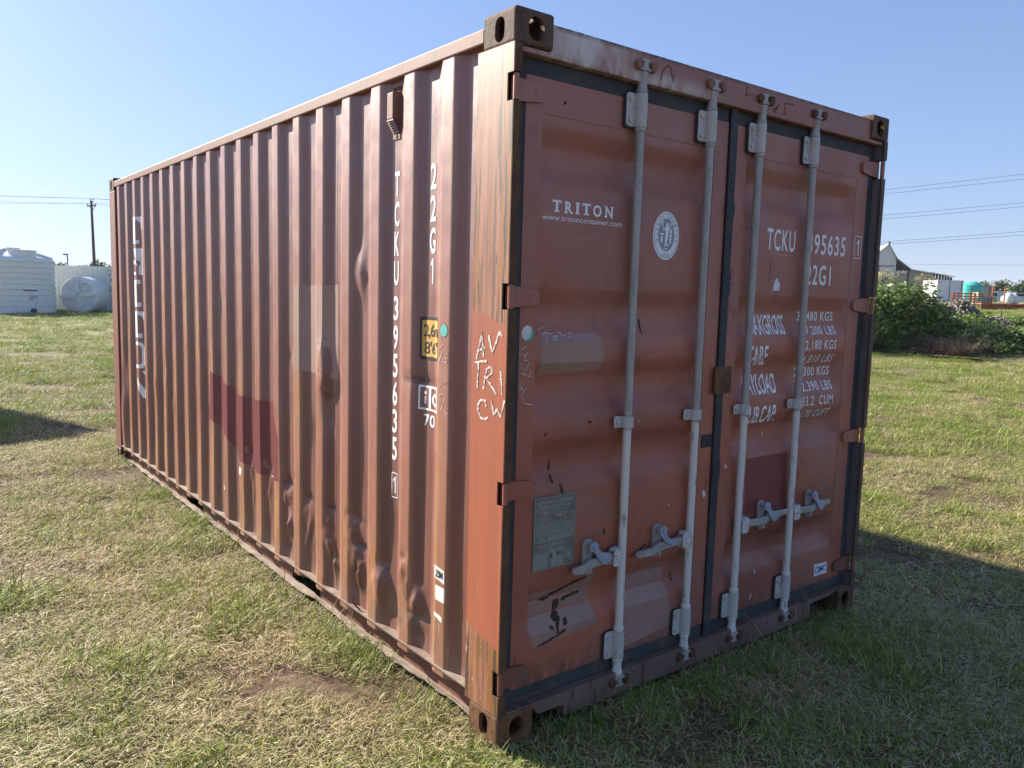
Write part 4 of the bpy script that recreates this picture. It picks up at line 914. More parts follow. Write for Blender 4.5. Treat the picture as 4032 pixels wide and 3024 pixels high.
def scatter():
    P = []; sc = []; ix = []; n0 = [0]
    def ring(r0, r1, dens, s0, s1, w, a0=-1, a1=79):
        area = math.radians(a1-a0)/2*(r1*r1-r0*r0); n = int(area*dens)
        r = np.sqrt(rng.uniform(r0*r0, r1*r1, n)); a = np.radians(rng.uniform(a0, a1, n))
        x = CAM.x+r*np.sin(a); y = CAM.y+r*np.cos(a)
        keep = ~((x > .03) & (x < 2.41) & (y > .04) & (y < 6.03))
        keep &= ~((x > .055) & (x < 2.38) & (y > -.02) & (y < 6.03)) | (rng.uniform(0, 1, n) < .2)
        # patchiness: thin out some spots so soil shows
        k = np.sin(x*2.1+1.3*np.sin(y*1.7))+np.sin(y*2.7+1.1*np.sin(x*1.9))+.8*np.sin(x*5.3+y*4.1)
        keep &= rng.uniform(0, 1, n) > np.clip((k-.55)*.75, 0, .86)
        x, y = x[keep], y[keep]; m = len(x)
        P.append(np.stack([x, y, gh(x, y)-.004], 1)); sc.append(rng.uniform(s0, s1, m)); ix.append(rng.choice(12, m, p=np.array(w)/sum(w)))
    near = [3, 3, 3, 3, 3, 2.3, 2.3, 2.3, .6, .6, .6, .35]
    far = [3, 3, 3, 3, 3, 1, 1, 1, 2, 2, 2, .3]
    ring(1.6, 5, 120, .8, 1.2, near); ring(5, 10, 70, .9, 1.35, near); ring(10, 20, 28, 1.2, 1.9, far); ring(20, 34, 7, 1.6, 2.5, far); ring(34, 55, 2.6, 2.2, 3.2, far)
    # uncut taller grass hugging the container's foot and scattered clumps
    def put(x, y, s0, s1, w):
        x = np.asarray(x); y = np.asarray(y); m = len(x)
        P.append(np.stack([x, y, gh(x, y)-.004], 1)); sc.append(rng.uniform(s0, s1, m)); ix.append(rng.choice(12, m, p=np.array(w)/sum(w)))
    y = rng.uniform(.2, 6.2, 420); k = np.sin(y*2.1)+np.sin(y*5.7+1)+rng.normal(0, .4, 420) > 1.15; y = y[k]
    put(rng.uniform(-.12, .01, len(y)), y, .6, 1.25, [1, 1, 1, 1, 1, .3, .3, .3, 3, 3, 3, .6])
    x = rng.uniform(.2, 2.3, 46); put(x, rng.uniform(-.16, .0, 46), .6, 1.15, [1, 1, 1, 1, 1, .3, .3, .3, 3, 3, 3, 1.0])
    for _ in range(30):
        r_, a_ = 2.2+9*rng.uniform()**1.2, math.radians(rng.uniform(0, 78)); cx_, cy_ = CAM.x+r_*math.sin(a_), CAM.y+r_*math.cos(a_)
        if -.1 < cx_ < 2.6 and -.05 < cy_ < 6.2: continue
        n_ = int(rng.integers(3, 9)); put(cx_+rng.normal(0, .09, n_), cy_+rng.normal(0, .09, n_), .9, 1.7, [.2]*8+[3, 3, 3, .5])
    return np.concatenate(P), np.concatenate(sc), np.concatenate(ix)
GP, GS, GI = scatter()
me = bpy.data.meshes.new('grass'); me.vertices.add(len(GP)); me.vertices.foreach_set('co', GP.ravel())
me.attributes.new('scl', 'FLOAT', 'POINT').data.foreach_set('value', GS)
me.attributes.new('idx', 'INT', 'POINT').data.foreach_set('value', GI.astype(np.int32))
rot = np.stack([rng.uniform(-.12, .12, len(GP)), rng.uniform(-.12, .12, len(GP)), rng.uniform(0, 6.283, len(GP))], 1)
me.attributes.new('rot', 'FLOAT_VECTOR', 'POINT').data.foreach_set('vector', rot.ravel())
me.materials.append(M_BLADE)
grass = tag(bpy.data.objects.new('grass', me), kind='stuff', label='mown grass with dry straw clippings'); COL.objects.link(grass)
ng = bpy.data.node_groups.new('grass_scatter', 'GeometryNodeTree')
ng.interface.new_socket('Geometry', in_out='INPUT', socket_type='NodeSocketGeometry'); ng.interface.new_socket('Geometry', in_out='OUTPUT', socket_type='NodeSocketGeometry')
N_ = ng.nodes.new; gi, go = N_('NodeGroupInput'), N_('NodeGroupOutput'); iop = N_('GeometryNodeInstanceOnPoints'); ci = N_('GeometryNodeCollectionInfo')
ci.inputs['Collection'].default_value = tufts; ci.inputs['Separate Children'].default_value = True; ci.inputs['Reset Children'].default_value = True
def nattr(n, t):
    k = N_('GeometryNodeInputNamedAttribute'); k.data_type = t; k.inputs['Name'].default_value = n; return k.outputs['Attribute']
e2r = N_('FunctionNodeEulerToRotation'); LK = ng.links.new
LK(gi.outputs[0], iop.inputs['Points']); LK(ci.outputs[0], iop.inputs['Instance']); iop.inputs['Pick Instance'].default_value = True
LK(nattr('idx', 'INT'), iop.inputs['Instance Index']); LK(nattr('rot', 'FLOAT_VECTOR'), e2r.inputs[0]); LK(e2r.outputs[0], iop.inputs['Rotation']); LK(nattr('scl', 'FLOAT'), iop.inputs['Scale'])
LK(iop.outputs[0], go.inputs[0])
grass.modifiers.new('scatter', 'NODES').node_group = ng

# ================================================================== tanks, pole and trees on the left
def mat_plastic(name, c, tr=.0, dirt=.3):
    m = Mat(name, .42, 0, .4)
    col = m.mix(m.mul(m.ramp(m.noise(1, 5, .65, sc=(2.2, 2.2, 5)), .55, .72), dirt), c, tuple(k*.45 for k in c))
    m.color(col)
    if tr:
        t = m.n.new('ShaderNodeBsdfTranslucent'); m.L(col, t.inputs[0]); mx = m.n.new('ShaderNodeMixShader'); mx.inputs[0].default_value = tr
        m.L(m.b.outputs[0], mx.inputs[1]); m.L(t.outputs[0], mx.inputs[2]); m.L(mx.outputs[0], m.out.inputs[0])
    return m.m
M_TANK = mat_plastic('white_tank_plastic', (.80, .80, .78), .06); M_TANKD = mat_plastic('tank_panel_shade', (.66, .68, .74), 0, .1)
M_GREY = plain('dark_grey_fitting', (.06, .065, .08), .5); M_LBL = plain('lilac_label', (.45, .45, .55), .6)
def tank_profile(R, H, n, groove=.055, base=.10):
    p = [(R*.985, 0), (R, .02)]; h = (H-.25)/n
    for i in range(n):
        z = base+i*h; p += [(R, z+.02), (R, z+h*.72), (R-groove, z+h*.78), (R-groove, z+h*.94), (R, z+h)]
    return p
c1 = (3.42, 47.62); R1 = 2.28
vt = empty('water_tank', 'tall upright white plastic water tank with ribbed sides and domed top', 'water tank', (*c1, float(gh(*c1))))
pr_ = tank_profile(R1, 2.80, 9); wall = Geo().lathe(pr_ + [(R1, 2.72), (R1-.04, 2.78)], n=64); obj('tank_wall', wall, M_TANK, vt, auto=30)
dome = lambda r: 2.76 + .46*(1-(r/R1)**2)
obj('tank_dome', Geo().lathe([(R1-.05, 2.74)] + [(r, dome(r)) for r in (2.2, 1.9, 1.5, 1.1, .7, .3, .02)], n=48), M_TANK, vt, smooth=True)
for k in range(8):
    a = rad(22+45*k); g = Geo(); pts = [.25+.245*i for i in range(9)]
    sx, sy = -math.sin(a)*.14, math.cos(a)*.14
    vs = []
    for r in pts:
        for sgn in (-1, 1):
            for dz in (-.03, .13): vs.append((r*math.cos(a)+sgn*sx, r*math.sin(a)+sgn*sy, dome(r)+dz))
    fc = []
    for i in range(len(pts)-1):
        b = 4*i; fc += [(b+1, b+5, b+7, b+3), (b, b+1, b+5, b+4), (b+2, b+6, b+7, b+3)]
    fc += [(0, 1, 3, 2), tuple(len(vs)-4+j for j in (0, 2, 3, 1))]
    obj('roof_rib', g.add(vs, fc), M_TANK, vt)
mv = Vector((math.sin(rad(150)), math.cos(rad(150)), 0))
mc = Vector((.62, -1.30, 2.86)); obj('manhole', Geo().lathe([(.62, 0), (.62, .30), (.68, .31), (.68, .37), (.05, .40)], mc, 32), M_TANK, vt, auto=30)
obj('vent_box', Geo().box(-.02, .62, -.75, -.35, 2.95, 3.36), M_TANK, vt, bevel=.03)
def on_wall(az, z, w, h, off=.012):      # a flat label that follows the tank's wall, az in degrees clockwise from +y
    g = Geo(); n = 6; us = [rad(az)+(w/R1)*(i/n-.5) for i in range(n+1)]
    g.sheet(us, [z-h/2, z+h/2], lambda u, v: ((R1+off)*math.sin(u), (R1+off)*math.cos(u), v)); return g
obj('stripe_label', on_wall(158, 1.20, .72, .06), M_GREY, vt); obj('label', on_wall(154, .86, .40, .17), M_LBL, vt); obj('label', on_wall(158, .74, .22, .08), M_LBL, vt); obj('label', on_wall(152, .50, .06, .16), M_LBL, vt)
a = rad(156); obj('outlet', Geo().tube([(R1*.98*math.sin(a), R1*.98*math.cos(a), .17), ((R1+.16)*math.sin(a), (R1+.16)*math.cos(a), .17)], .125, 14), M_GREY, vt)

c2 = Vector((6.80, 47.28, .985)); ax2 = Vector((math.sin(rad(26)), math.cos(rad(26)), .0)); e1 = Vector((ax2.y, -ax2.x, 0)); e3 = Vector((0, 0, 1))
Mt = Matrix(((e1.x, e3.x, -ax2.x, 0), (e1.y, e3.y, -ax2.y, 0), (e1.z, e3.z, -ax2.z, 0), (0, 0, 0, 1)))      # local z points out of the face, x right, y up
ht = empty('water_tank', 'white plastic water tank lying on its side with cross ribs on its round end', 'water tank', (c2.x, c2.y, c2.z))
ht.matrix_world = Matrix.Translation((c2.x, c2.y, .975)) @ Mt
R2 = .99; p2 = [(R2*.9, -2.25)]
for i in range(22): z = -2.2+.1*i; p2 += [(R2, z), (R2, z+.07), (R2-.012, z+.08), (R2-.012, z+.095)]
obj('tank_wall', Geo().lathe(p2 + [(R2, 0), (R2-.03, .03)], n=56), M_TANK, ht, auto=30)
dm = lambda r: .03+.12*(1-(r/R2)**2)
obj('tank_dome', Geo().lathe([(R2-.02, .02)] + [(r, dm(r)) for r in (.9, .7, .5, .3, .1, .01)], n=48), M_TANK, ht, smooth=True)
for k in range(4):
    a = rad(98+90*k); sx, sy = -math.sin(a)*.115, math.cos(a)*.115; vs = []; pts = [.10+.086*i for i in range(11)]
    for r in pts:
        for sgn in (-1, 1):
            for dz in (-.02, .115): vs.append((r*math.cos(a)+sgn*sx, r*math.sin(a)+sgn*sy, dm(min(r, R2))+dz))
    fc = []
    for i in range(len(pts)-1):
        b = 4*i; fc += [(b+1, b+5, b+7, b+3), (b, b+1, b+5, b+4), (b+2, b+6, b+7, b+3)]
    fc += [(0, 1, 3, 2), tuple(len(vs)-4+j for j in (0, 2, 3, 1))]
    obj('end_rib', Geo().add(vs, fc), M_TANK, ht)
obj('manhole', Geo().lathe([(.29, .05), (.28, .25), (.215, .26), (.205, .15)], (.36, .44, 0), 28), M_TANK, ht, auto=30)
obj('manhole_lid', Geo().lathe([(.20, .10), (.20, .165), (.17, .175), (.01, .178)], (.36, .44, 0), 28), M_TANK, ht, auto=30)
for a_, r_, w_, l_ in ((-40, .62, .22, .5), (-128, .62, .22, .5), (142, .62, .12, .5)):
    a = rad(a_); M4 = Matrix.Translation((r_*math.cos(a), r_*math.sin(a), dm(r_))) @ Matrix.Rotation(a, 4, 'Z') @ Matrix.Rotation(.17, 4, 'Y')
    obj('shade_panel', Geo().box(-l_/2, l_/2, -w_/2, w_/2, -.02, .018, M4), M_TANKD, ht, bevel=.012)  # bluish-grey plates paint the shade of recesses in the white end

def slab_container(name, label, p0, dirv, L, H, mat, z0=0, depth=2.44, pitch=.28, amp=.03):
    """corrugated box container seen from its long side; p0 = left foot, dirv = to the right"""
    d = Vector((dirv[0], dirv[1], 0)).normalized(); n = Vector((-d.y, d.x, 0))
    r = empty(name, label, 'shipping container', (p0[0], p0[1], z0)); r.matrix_world = Matrix(((d.x, n.x, 0, p0[0]), (d.y, n.y, 0, p0[1]), (0, 0, 1, z0), (0, 0, 0, 1)))
    g = Geo(); us = []
    k = 0.16
    while k < L-.16-pitch:
        us += [(k, amp), (k+.07, amp), (k+.14, 0), (k+.21, 0)]; k += pitch
    us.append((L-.16, amp)); dd = dict(us)
    g.sheet([u for u, _ in us], [.16, H-.10], lambda u, v: (u, .02+dd[u], v)); obj('side_panel', g, mat, r)
    obj('core', Geo().box(.15, L-.15, .10, depth, .10, H-.03), mat, r); obj('top_rail', Geo().box(.14, L-.14, .01, .09, H-.105, H-.01), mat, r); obj('bottom_rail', Geo().box(.14, L-.14, .01, .09, .02, .165), mat, r)
    for u in (0, L-.16): obj('corner_post', Geo().box(u, u+.16, 0, .16, 0, H), mat, r)
    return r
M_WC = plain('pale_grey_green_container_paint', (.62, .66, .62), .55, 0, .06, 2)
wc = slab_container('shipping_container', 'long pale white container standing behind the two white water tanks', (2.2, 53.65), (.788, -.616), 12.2, 2.60, M_WC, 0)
def on_side(vf, r, mat, name): return decal(name, vf, lambda u, v: (u, .012, v), mat, r)
M_PG = plain('grey_lettering', (.22, .25, .25), .6)
on_side(textpoly('TOLU', 8.02, 8.62, 2.28, .13, 1, .01), wc, M_PG, 'lettering'); on_side(join2([rect2(8.05, 8.22, 2.08, 2.16), rect2(8.26, 8.34, 2.08, 2.16), rect2(8.36, 8.55, 2.08, 2.16)]), wc, M_PG, 'lettering')
on_side(poly2([(8.14, 1.92), (8.36, 1.92), (8.36, 1.80), (8.25, 1.70), (8.14, 1.80)]), wc, M_PG, 'emblem')
on_side(poly2([(8.10, 1.20), (8.25, 1.50), (8.40, 1.20)]), wc, M_DARK, 'warning_sticker'); decal('warning_sticker', poly2([(8.135, 1.222), (8.25, 1.455), (8.365, 1.222)]), lambda u, v: (u, .009, v), plain('pale_yellow_sticker', (.55, .50, .22), .6), wc)

M_WOOD = plain('weathered_pole_wood', (.085, .062, .052), .8, 0, .2, 3); M_INS = plain('insulator_grey', (.16, .15, .15), .4); M_WIRE = plain('dark_wire', (.05, .055, .07), .5)
pole = empty('utility_pole', 'dark wooden utility pole with a cross arm and insulators above the tanks', 'utility pole', (17.25, 98.6, 0))
obj('post', Geo().tube([(0, 0, -.3), (-.10, 0, 5.3), (-.20, 0, 10.72)], [.19, .16, .125], 12), M_WOOD, pole, smooth=True)
arm = Vector((.80, -.60, .10)).normalized()
obj('cross_arm', Geo().bar(Vector((-.20, -.16, 10.15))-arm*.48, Vector((-.20, -.16, 10.15))+arm*.48, .12, .13), M_WOOD, pole)
tops = []
for s_, z_ in ((-.46, 10.22), (.46, 10.22), (-.14, 10.75), (.17, 10.75)):
    p = Vector((-.20, -.16, z_))+arm*s_; p.z = z_ + (arm.z*s_ if abs(s_) > .3 else 0)
    obj('insulator', Geo().tube([p+Vector((0, 0, -.05 if abs(s_) > .3 else -.25)), p+Vector((0, 0, .10))], .03, 6).lathe([(.02, .05), (.075, .08), (.075, .18), (.03, .22)], p, 8), M_INS, pole)
    tops.append(p+Vector((17.25, 98.6, .2)))
obj('brace', Geo().bar((-.16, -.17, 9.5), Vector((-.20, -.17, 10.1))+arm*.40, .05, .05), M_INS, pole)
def wire(pts, r, label, group):
    P = []
    for a, b in zip(pts, pts[1:]):
        a = Vector(a); b = Vector(b); sag = (b-a).length*.008
        for i in range(12): t = i/12; q = a.lerp(b, t); q.z -= sag*4*t*(1-t); P.append(q)
    P.append(Vector(pts[-1]))
    return tag(obj('power_line', Geo().tube(P, r, 5), M_WIRE, smooth=True), label, 'power line', group)
for p, e0, e1, nm in zip(tops, ((-22, 123.5, 10.9), (-22, 123, 9.6), (-22, 124, 11.9), (-22, 123.2, 11.5)), ((50, 75, 9.2), (50, 74.5, 9.4), (50, 75.5, 10.2), (50, 75, 10.4)), ('second lowest', 'lowest', 'highest', 'second highest')):
    wire([e0, p, e1], .0125, nm + ' thin power line at the wooden pole', 'power lines on the wooden pole')
for i, (a, b) in enumerate((((57.32, 29.61, 10.64), (65.92, 23.09, 12.12)), ((57.3, 29.57, 10.34), (65.91, 23.05, 11.76)), ((57.23, 29.41, 8.78), (65.82, 22.87, 10.01)), ((57.21, 29.38, 8.49), (65.81, 22.84, 9.71)), ((57.13, 29.2, 6.8), (65.72, 22.65, 7.87)), ((57.13, 29.19, 6.62), (65.71, 22.62, 7.60)))):
    a = Vector(a); b = Vector(b); d = b-a
    wire([a-d*3.0, b+d*2.5], .0115, ('upper', 'lower')[i % 2] + ' wire of the ' + ('top', 'middle', 'bottom')[i//2] + ' pair in the sky right of the container', 'wires in the right-hand sky')
wire([(120, 96, 9.4), (185, 44, 10.5)], .018, 'single faint wire low in the sky above the barn and shed', None)
M_LAMP = plain('blue_grey_steel', (.14, .15, .28), .5)
lp = empty('street_lamp', 'small lamp post rising behind the white container beside the wooden pole', 'street lamp', (16.62, 111.6, 0))
obj('post', Geo().tube([(0, 0, 0), (0, 0, 5.05)], .07, 8), M_LAMP, lp); obj('lamp_head', Geo().box(-.50, .08, -.1, .1, 4.98, 5.16), M_LAMP, lp, bevel=.03)

def leaves(n, centres, size, seed, flat=.0):
    """leaf quads spread through ellipsoids [(cx, cy, cz, rx, ry, rz, weight)], denser towards the surface"""
    r = np.random.default_rng(seed); w = np.array([c[6] for c in centres], float); k = r.choice(len(centres), n, p=w/w.sum())
    C = np.array([c[:3] for c in centres])[k]; Rr = np.array([c[3:6] for c in centres])[k]
    d = r.normal(size=(n, 3)); d /= np.linalg.norm(d, axis=1)[:, None]
    q = r.uniform(.15, 1, n)**.45; q *= 1+.18*r.normal(size=n)
    P = C + d*Rr*q[:, None]
    a = r.normal(size=(n, 3)); a[:, 2] *= (1-flat); a /= np.linalg.norm(a, axis=1)[:, None]
    b = np.cross(a, r.normal(size=(n, 3))); b /= np.linalg.norm(b, axis=1)[:, None]
    s = r.uniform(*size, n)[:, None]
    V = np.stack([P-a*s, P+b*s*.42, P+a*s, P-b*s*.42], 1).reshape(-1, 3)
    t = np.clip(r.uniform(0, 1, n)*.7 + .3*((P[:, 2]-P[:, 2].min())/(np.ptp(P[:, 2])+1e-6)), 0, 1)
    return V, [(4*i, 4*i+1, 4*i+2, 4*i+3) for i in range(n)], np.repeat(t, 4)
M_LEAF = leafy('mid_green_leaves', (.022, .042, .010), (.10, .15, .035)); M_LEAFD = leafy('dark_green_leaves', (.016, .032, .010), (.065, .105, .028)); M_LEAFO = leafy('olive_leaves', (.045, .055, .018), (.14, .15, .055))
M_BARK = plain('tree_bark', (.07, .052, .04), .9)
def mesh_obj(name, me, parent=None):
    o = bpy.data.objects.new(name, me); COL.objects.link(o); o.parent = parent; return o
def tree(label, x, y, H, W_, mat, seed, n=1800, leaf=(.22, .48), group=None, name='broadleaf_tree'):
    z = float(gh(x, y)); r = random.Random(seed)
    t = empty(name, label, 'tree', (x, y, z), 0, group)
    g = Geo().tube([(0, 0, -.2), (r.uniform(-.15, .15), 0, H*.3), (r.uniform(-.3, .3), r.uniform(-.2, .2), H*.62)], [W_*.045, W_*.035, W_*.02], 8)
    cs = []
    for i in range(9):
        a = r.uniform(0, 6.28); q = W_*.5*r.uniform(.15, .62); zz = H*r.uniform(.42, .84); s = W_*r.uniform(.17, .27)
        cs.append((q*math.cos(a), q*math.sin(a), zz, s, s, s*.75, s)); g.tube([(0, 0, H*.3), (q*.6*math.cos(a), q*.6*math.sin(a), zz*.85), (q*math.cos(a), q*math.sin(a), zz)], [W_*.02, W_*.012, W_*.005], 5)
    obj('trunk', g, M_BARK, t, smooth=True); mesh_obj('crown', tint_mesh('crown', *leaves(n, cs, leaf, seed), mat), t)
    return t
for i, (x, y, H, W_, lab) in enumerate(((17.4, 123.8, 5.1, 3.4, 'low tree peeping over the white container beside the upright tank'), (19.5, 122.1, 4.5, 1.5, 'smallest tree top peeping over the white container left of the pole'), (21.6, 120.5, 5.0, 4.3, 'wide tree behind the wooden pole over the white container'))):
    tree(lab, x, y, H, W_, M_LEAFO, 40+i, 1300, (.12, .28), 'trees behind the white container')

# ================================================================== the yard on the right
def shrub_root(name, label, cat, x, y, group=None): return empty(name, label, cat, (x, y, float(gh(x, y))), 0, group)
M_WEED = leafy('weed_leaves', (.05, .09, .018), (.26, .35, .085), .28); M_WEEDL = leafy('pale_weed_leaves', (.08, .12, .03), (.32, .40, .13), .3); M_DRY = leafy('dry_brown_grass', (.06, .042, .03), (.23, .17, .12), .1)
M_GRASST = leafy('tall_grass_blades', (.08, .12, .025), (.34, .40, .12), .3); M_SEED = leafy('straw_seed_heads', (.20, .15, .07), (.42, .34, .18), .3)
def mound(name, pts, mat, parent, seed):
    """low uneven heap: lobes (x, y, r, h) relative to the parent"""
    r = random.Random(seed); g = Geo(); n = 34
    xs = [min(p[0]-p[2] for p in pts)+i*(max(p[0]+p[2] for p in pts)-min(p[0]-p[2] for p in pts))/n for i in range(n+1)]
    ys = [min(p[1]-p[2] for p in pts)+i*(max(p[1]+p[2] for p in pts)-min(p[1]-p[2] for p in pts))/n for i in range(n+1)]
    def hz(x, y): return max([p[3]*math.exp(-(((x-p[0])**2+(y-p[1])**2)/(p[2]*.55)**2)) for p in pts]) - .06 + r.uniform(-.025, .025)
    g.sheet(xs, ys, lambda x, y: (x, y, hz(x, y))); return obj(name, g, mat, parent)
def stalks(n, area, h0, h1, w, seed, lean=(55, 88)):
    r = np.random.default_rng(seed); P, F, t = blades(n, 1, h0, h1, w*.6, w*1.2, *lean, seed)
    P = P.reshape(n, 5, 3); base = P[:, :2, :].mean(1); tgt = np.stack([r.uniform(area[0], area[1], n), r.uniform(area[2], area[3], n), np.zeros(n)], 1)
    P += (tgt-base)[:, None, :]*np.array([1, 1, 0]); return P.reshape(-1, 3), F, t
# big weedy shrub against the container's right edge
bx_, by_ = 25.0, 11.7
b1 = shrub_root('weed_shrub', 'tall tangled green weed shrub beside the right edge of the red container', 'shrub', bx_, by_)
cs = [(-.8, .7, 1.0, 1.1, 1.0, 1.0, 1.2), (.1, .1, 1.25, .95, .9, 1.0, 1.2), (.9, -.6, 1.2, .9, .9, .95, 1.1), (.5, -.2, .6, 1.3, 1.0, .65, 1.0), (-.3, .2, .45, 1.3, 1.1, .5, 1.0), (1.35, -1.0, .8, .6, .6, .75, .7), (-1.6, 1.6, .9, 1.1, 1.1, .95, 1.0)]
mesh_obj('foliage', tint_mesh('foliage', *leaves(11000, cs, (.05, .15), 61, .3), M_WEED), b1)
mesh_obj('grass_blades', tint_mesh('grass_blades', *cat_blades(stalks(1500, (-2.0, .3, -.4, 1.4), .5, 1.5, .026, 62, (35, 85)), stalks(140, (-2.0, .0, -.4, 1.4), 1.2, 2.2, .02, 162, (50, 84))), M_GRASST), b1)
mesh_obj('flower_stalks', tint_mesh('flower_stalks', *cat_blades(stalks(14, (-1.6, -.2, .2, 1.4), 1.9, 2.6, .010, 63, (70, 88)), leaves(900, [(-.9, .8, 2.25, .8, .7, .35, 1), (.2, .1, 2.4, .5, .4, .25, .8), (1.1, -.8, 2.25, .5, .4, .3, .8)], (.02, .055), 64)), M_SEED), b1)
obj('stem', Geo().tube([(0, 0, -.1), (.1, .05, .9), (.15, .1, 1.7)], [.06, .04, .02], 6).tube([(.4, -.3, -.1), (.7, -.5, 1.1), (.9, -.6, 1.6)], [.05, .03, .02], 6).tube([(-.6, .5, -.1), (-.8, .7, 1.2)], [.05, .02], 6), M_BARK, b1)
# brown dead mound and the low leafy creeper
b2 = shrub_root('dead_grass_mound', 'brown mound of dead dry grass at the foot of the green shrubs', 'mound', 25.35, 9.85)
mound('heap', [(-.1, .0, 1.3, .52), (.6, -.5, 1.2, .48), (-.6, .4, 1.0, .32)], plain('dead_thatch', (.075, .052, .036), .95, 0, .3, 6), b2, 5)
mesh_obj('dry_blades', tint_mesh('dry_blades', *stalks(5200, (-1.2, 1.4, -1.3, 1.0), .35, 1.0, .014, 66, (5, 62)), M_DRY), b2)
b3 = shrub_root('creeper_shrub', 'low pale leafy creeper spreading over the ground below the orange beams', 'shrub', 26.6, 8.8)
cs = [(-.5, .4, .35, .6, .6, .33, 1), (.0, .1, .48, .7, .7, .36, 1.2), (.7, -.5, .44, .8, .7, .36, 1.2), (1.4, -1.0, .46, .8, .7, .38, 1), (.4, -.2, .2, 1.6, 1.1, .2, 1), (2.2, -1.7, .5, .9, .8, .40, 1)]
mesh_obj('foliage', tint_mesh('foliage', *leaves(5200, cs, (.05, .14), 68, .45), M_WEEDL), b3); obj('stem', Geo().tube([(-.5, .4, 0), (.2, 0, .5), (1.2, -.8, .4)], .02, 5), M_BARK, b3)
b4 = shrub_root('weed_shrub', 'dark green shrub covering the slope between the rubble and the creeper', 'shrub', 27.6, 10.2)
cs = [(-.6, .5, .6, .8, .8, .5, 1), (.2, .0, .6, .9, .8, .45, 1), (1.0, -.6, .4, .9, .8, .34, 1), (1.8, -1.1, .3, .9, .8, .28, 1), (.6, -.4, .3, 1.6, 1.2, .3, 1)]
mesh_obj('foliage', tint_mesh('foliage', *leaves(4200, cs, (.05, .13), 69, .3), M_WEED), b4); obj('stem', Geo().tube([(-.4, .3, -.1), (0, 0, .6)], .03, 5), M_BARK, b4)
b5 = shrub_root('weed_shrub', 'fresh green clump of weeds in front of the orange beams', 'shrub', 33.2, 11.2)
mesh_obj('foliage', tint_mesh('foliage', *leaves(2600, [(0, 0, .30, 1.0, .9, .28, 1), (1.0, -.7, .30, .9, .8, .28, 1), (-.9, .7, .3, .9, .8, .3, 1), (1.9, -1.4, .18, .9, .8, .2, 1)], (.06, .15), 70, .3), M_WEED), b5); obj('stem', Geo().tube([(0, 0, -.1), (.1, 0, .8)], .03, 5), M_BARK, b5)
for x, y, s in ((24.35, 10.9, 71), (26.1, 8.55, 72), (27.3, 8.0, 73), (25.2, 9.0, 74)):
    w = shrub_root('weed_clump', ('small leafy weed at the foot of the tall green shrub', 'small leafy weed in front of the low creeper', 'weed clump below the creeper at the field edge', 'little weed on the field edge before the brown mound')[s-71], 'weed', x, y, 'weeds along the field edge')
    mesh_obj('foliage', tint_mesh('foliage', *leaves(420, [(0, 0, .18, .5, .4, .2, 1)], (.04, .10), s, .4), M_WEED), w); mesh_obj('grass_blades', tint_mesh('grass_blades', *stalks(60, (-.4, .4, -.3, .3), .2, .55, .015, s), M_GRASST), w)
# rubble heap
M_DIRT = plain('heap_dirt', (.15, .105, .075), .95, 0, .3, 3)
rb_ = empty('rubble_heap', 'heap of broken stones and dirt rising behind the weeds', 'rubble heap', (30.0, 11.4, float(gh(30, 11.4))))
mound('heap', [(0, 0, 2.0, 1.35), (.9, -.9, 1.7, .80), (-.8, .8, 2.0, 1.4), (1.8, -1.7, 1.5, .45)], M_DIRT, rb_, 8)
g = Geo(); r = random.Random(12)
for i in range(700):
    a, q = r.uniform(0, 6.28), r.uniform(0, 1)**.6; x, y = q*2.0*math.cos(a)*.9+q*.5, q*2.0*math.sin(a)*.9-q*.4
    z = max(1.35*math.exp(-(x*x+y*y)/1.21), .80*math.exp(-((x-.9)**2+(y+.9)**2)/.87), 1.4*math.exp(-((x+.8)**2+(y-.8)**2)/1.21))
    s = r.uniform(.02, .07); M4 = Matrix.Translation((x, y, z)) @ Matrix.Rotation(r.uniform(0, 6), 4, (r.random(), r.random(), r.random()+.1))
    g.box(-s, s, -s*.7, s*.7, -s*.5, s*.5, M4)
tag(obj('stones', g, plain('pale_broken_stone', (.27, .22, .17), .9, 0, .4, 3), rb_), kind='stuff')

# barn, long shed
M_TIN = plain('white_sheet_metal', (.55, .56, .57), .45, .1, .06, 1); M_TINR = plain('roof_sheet_metal', (.60, .60, .58), .4, .2, .06, 1); M_SHADE = plain('dark_timber', (.07, .055, .05), .85); M_SLAT = plain('weathered_slat', (.42, .37, .29), .8, 0, .15, 2)
bp = Vector((97.25, 49.2, 0)); bd = Vector((.645, -.764, 0)); bn = Vector((bd.y, -bd.x, 0)) * -1
if bn.dot(Vector((97, 49, 0))) < 0: bn = -bn
barn = empty('barn', 'white sheet-metal barn with a steep gable and an open lean-to', 'barn'); zb = float(gh(97.2, 49.2))
barn.matrix_world = Matrix(((bd.x, bn.x, 0, bp.x), (bd.y, bn.y, 0, bp.y), (0, 0, 1, zb), (0, 0, 0, 1)))      # local x to the right, y away
hp, he, hw, hl = 9.1-zb, 7.4-zb, .95*1.05, 6.05-zb
obj('wall', Geo().prism([(-3.4, 0), (hw, 0), (hw, he), (0, hp), (-1.95, he-.05), (-3.4, he-1.3)], lambda u, v, a: (u, a, v), 0, 14), M_TIN, barn)
g = Geo()
for i in range(9):      # ribbed roof slopes
    y0 = -.25+1.63*i; g.add([(0, y0, hp+.06), (0, y0+1.60, hp+.06), (-2.0, y0+1.60, he+.02), (-2.0, y0, he+.02), (0, y0, hp), (0, y0+1.6, hp), (-2.0, y0+1.6, he-.04), (-2.0, y0, he-.04)], [(0, 1, 2, 3), (7, 6, 5, 4), (0, 3, 7, 4), (1, 5, 6, 2)])
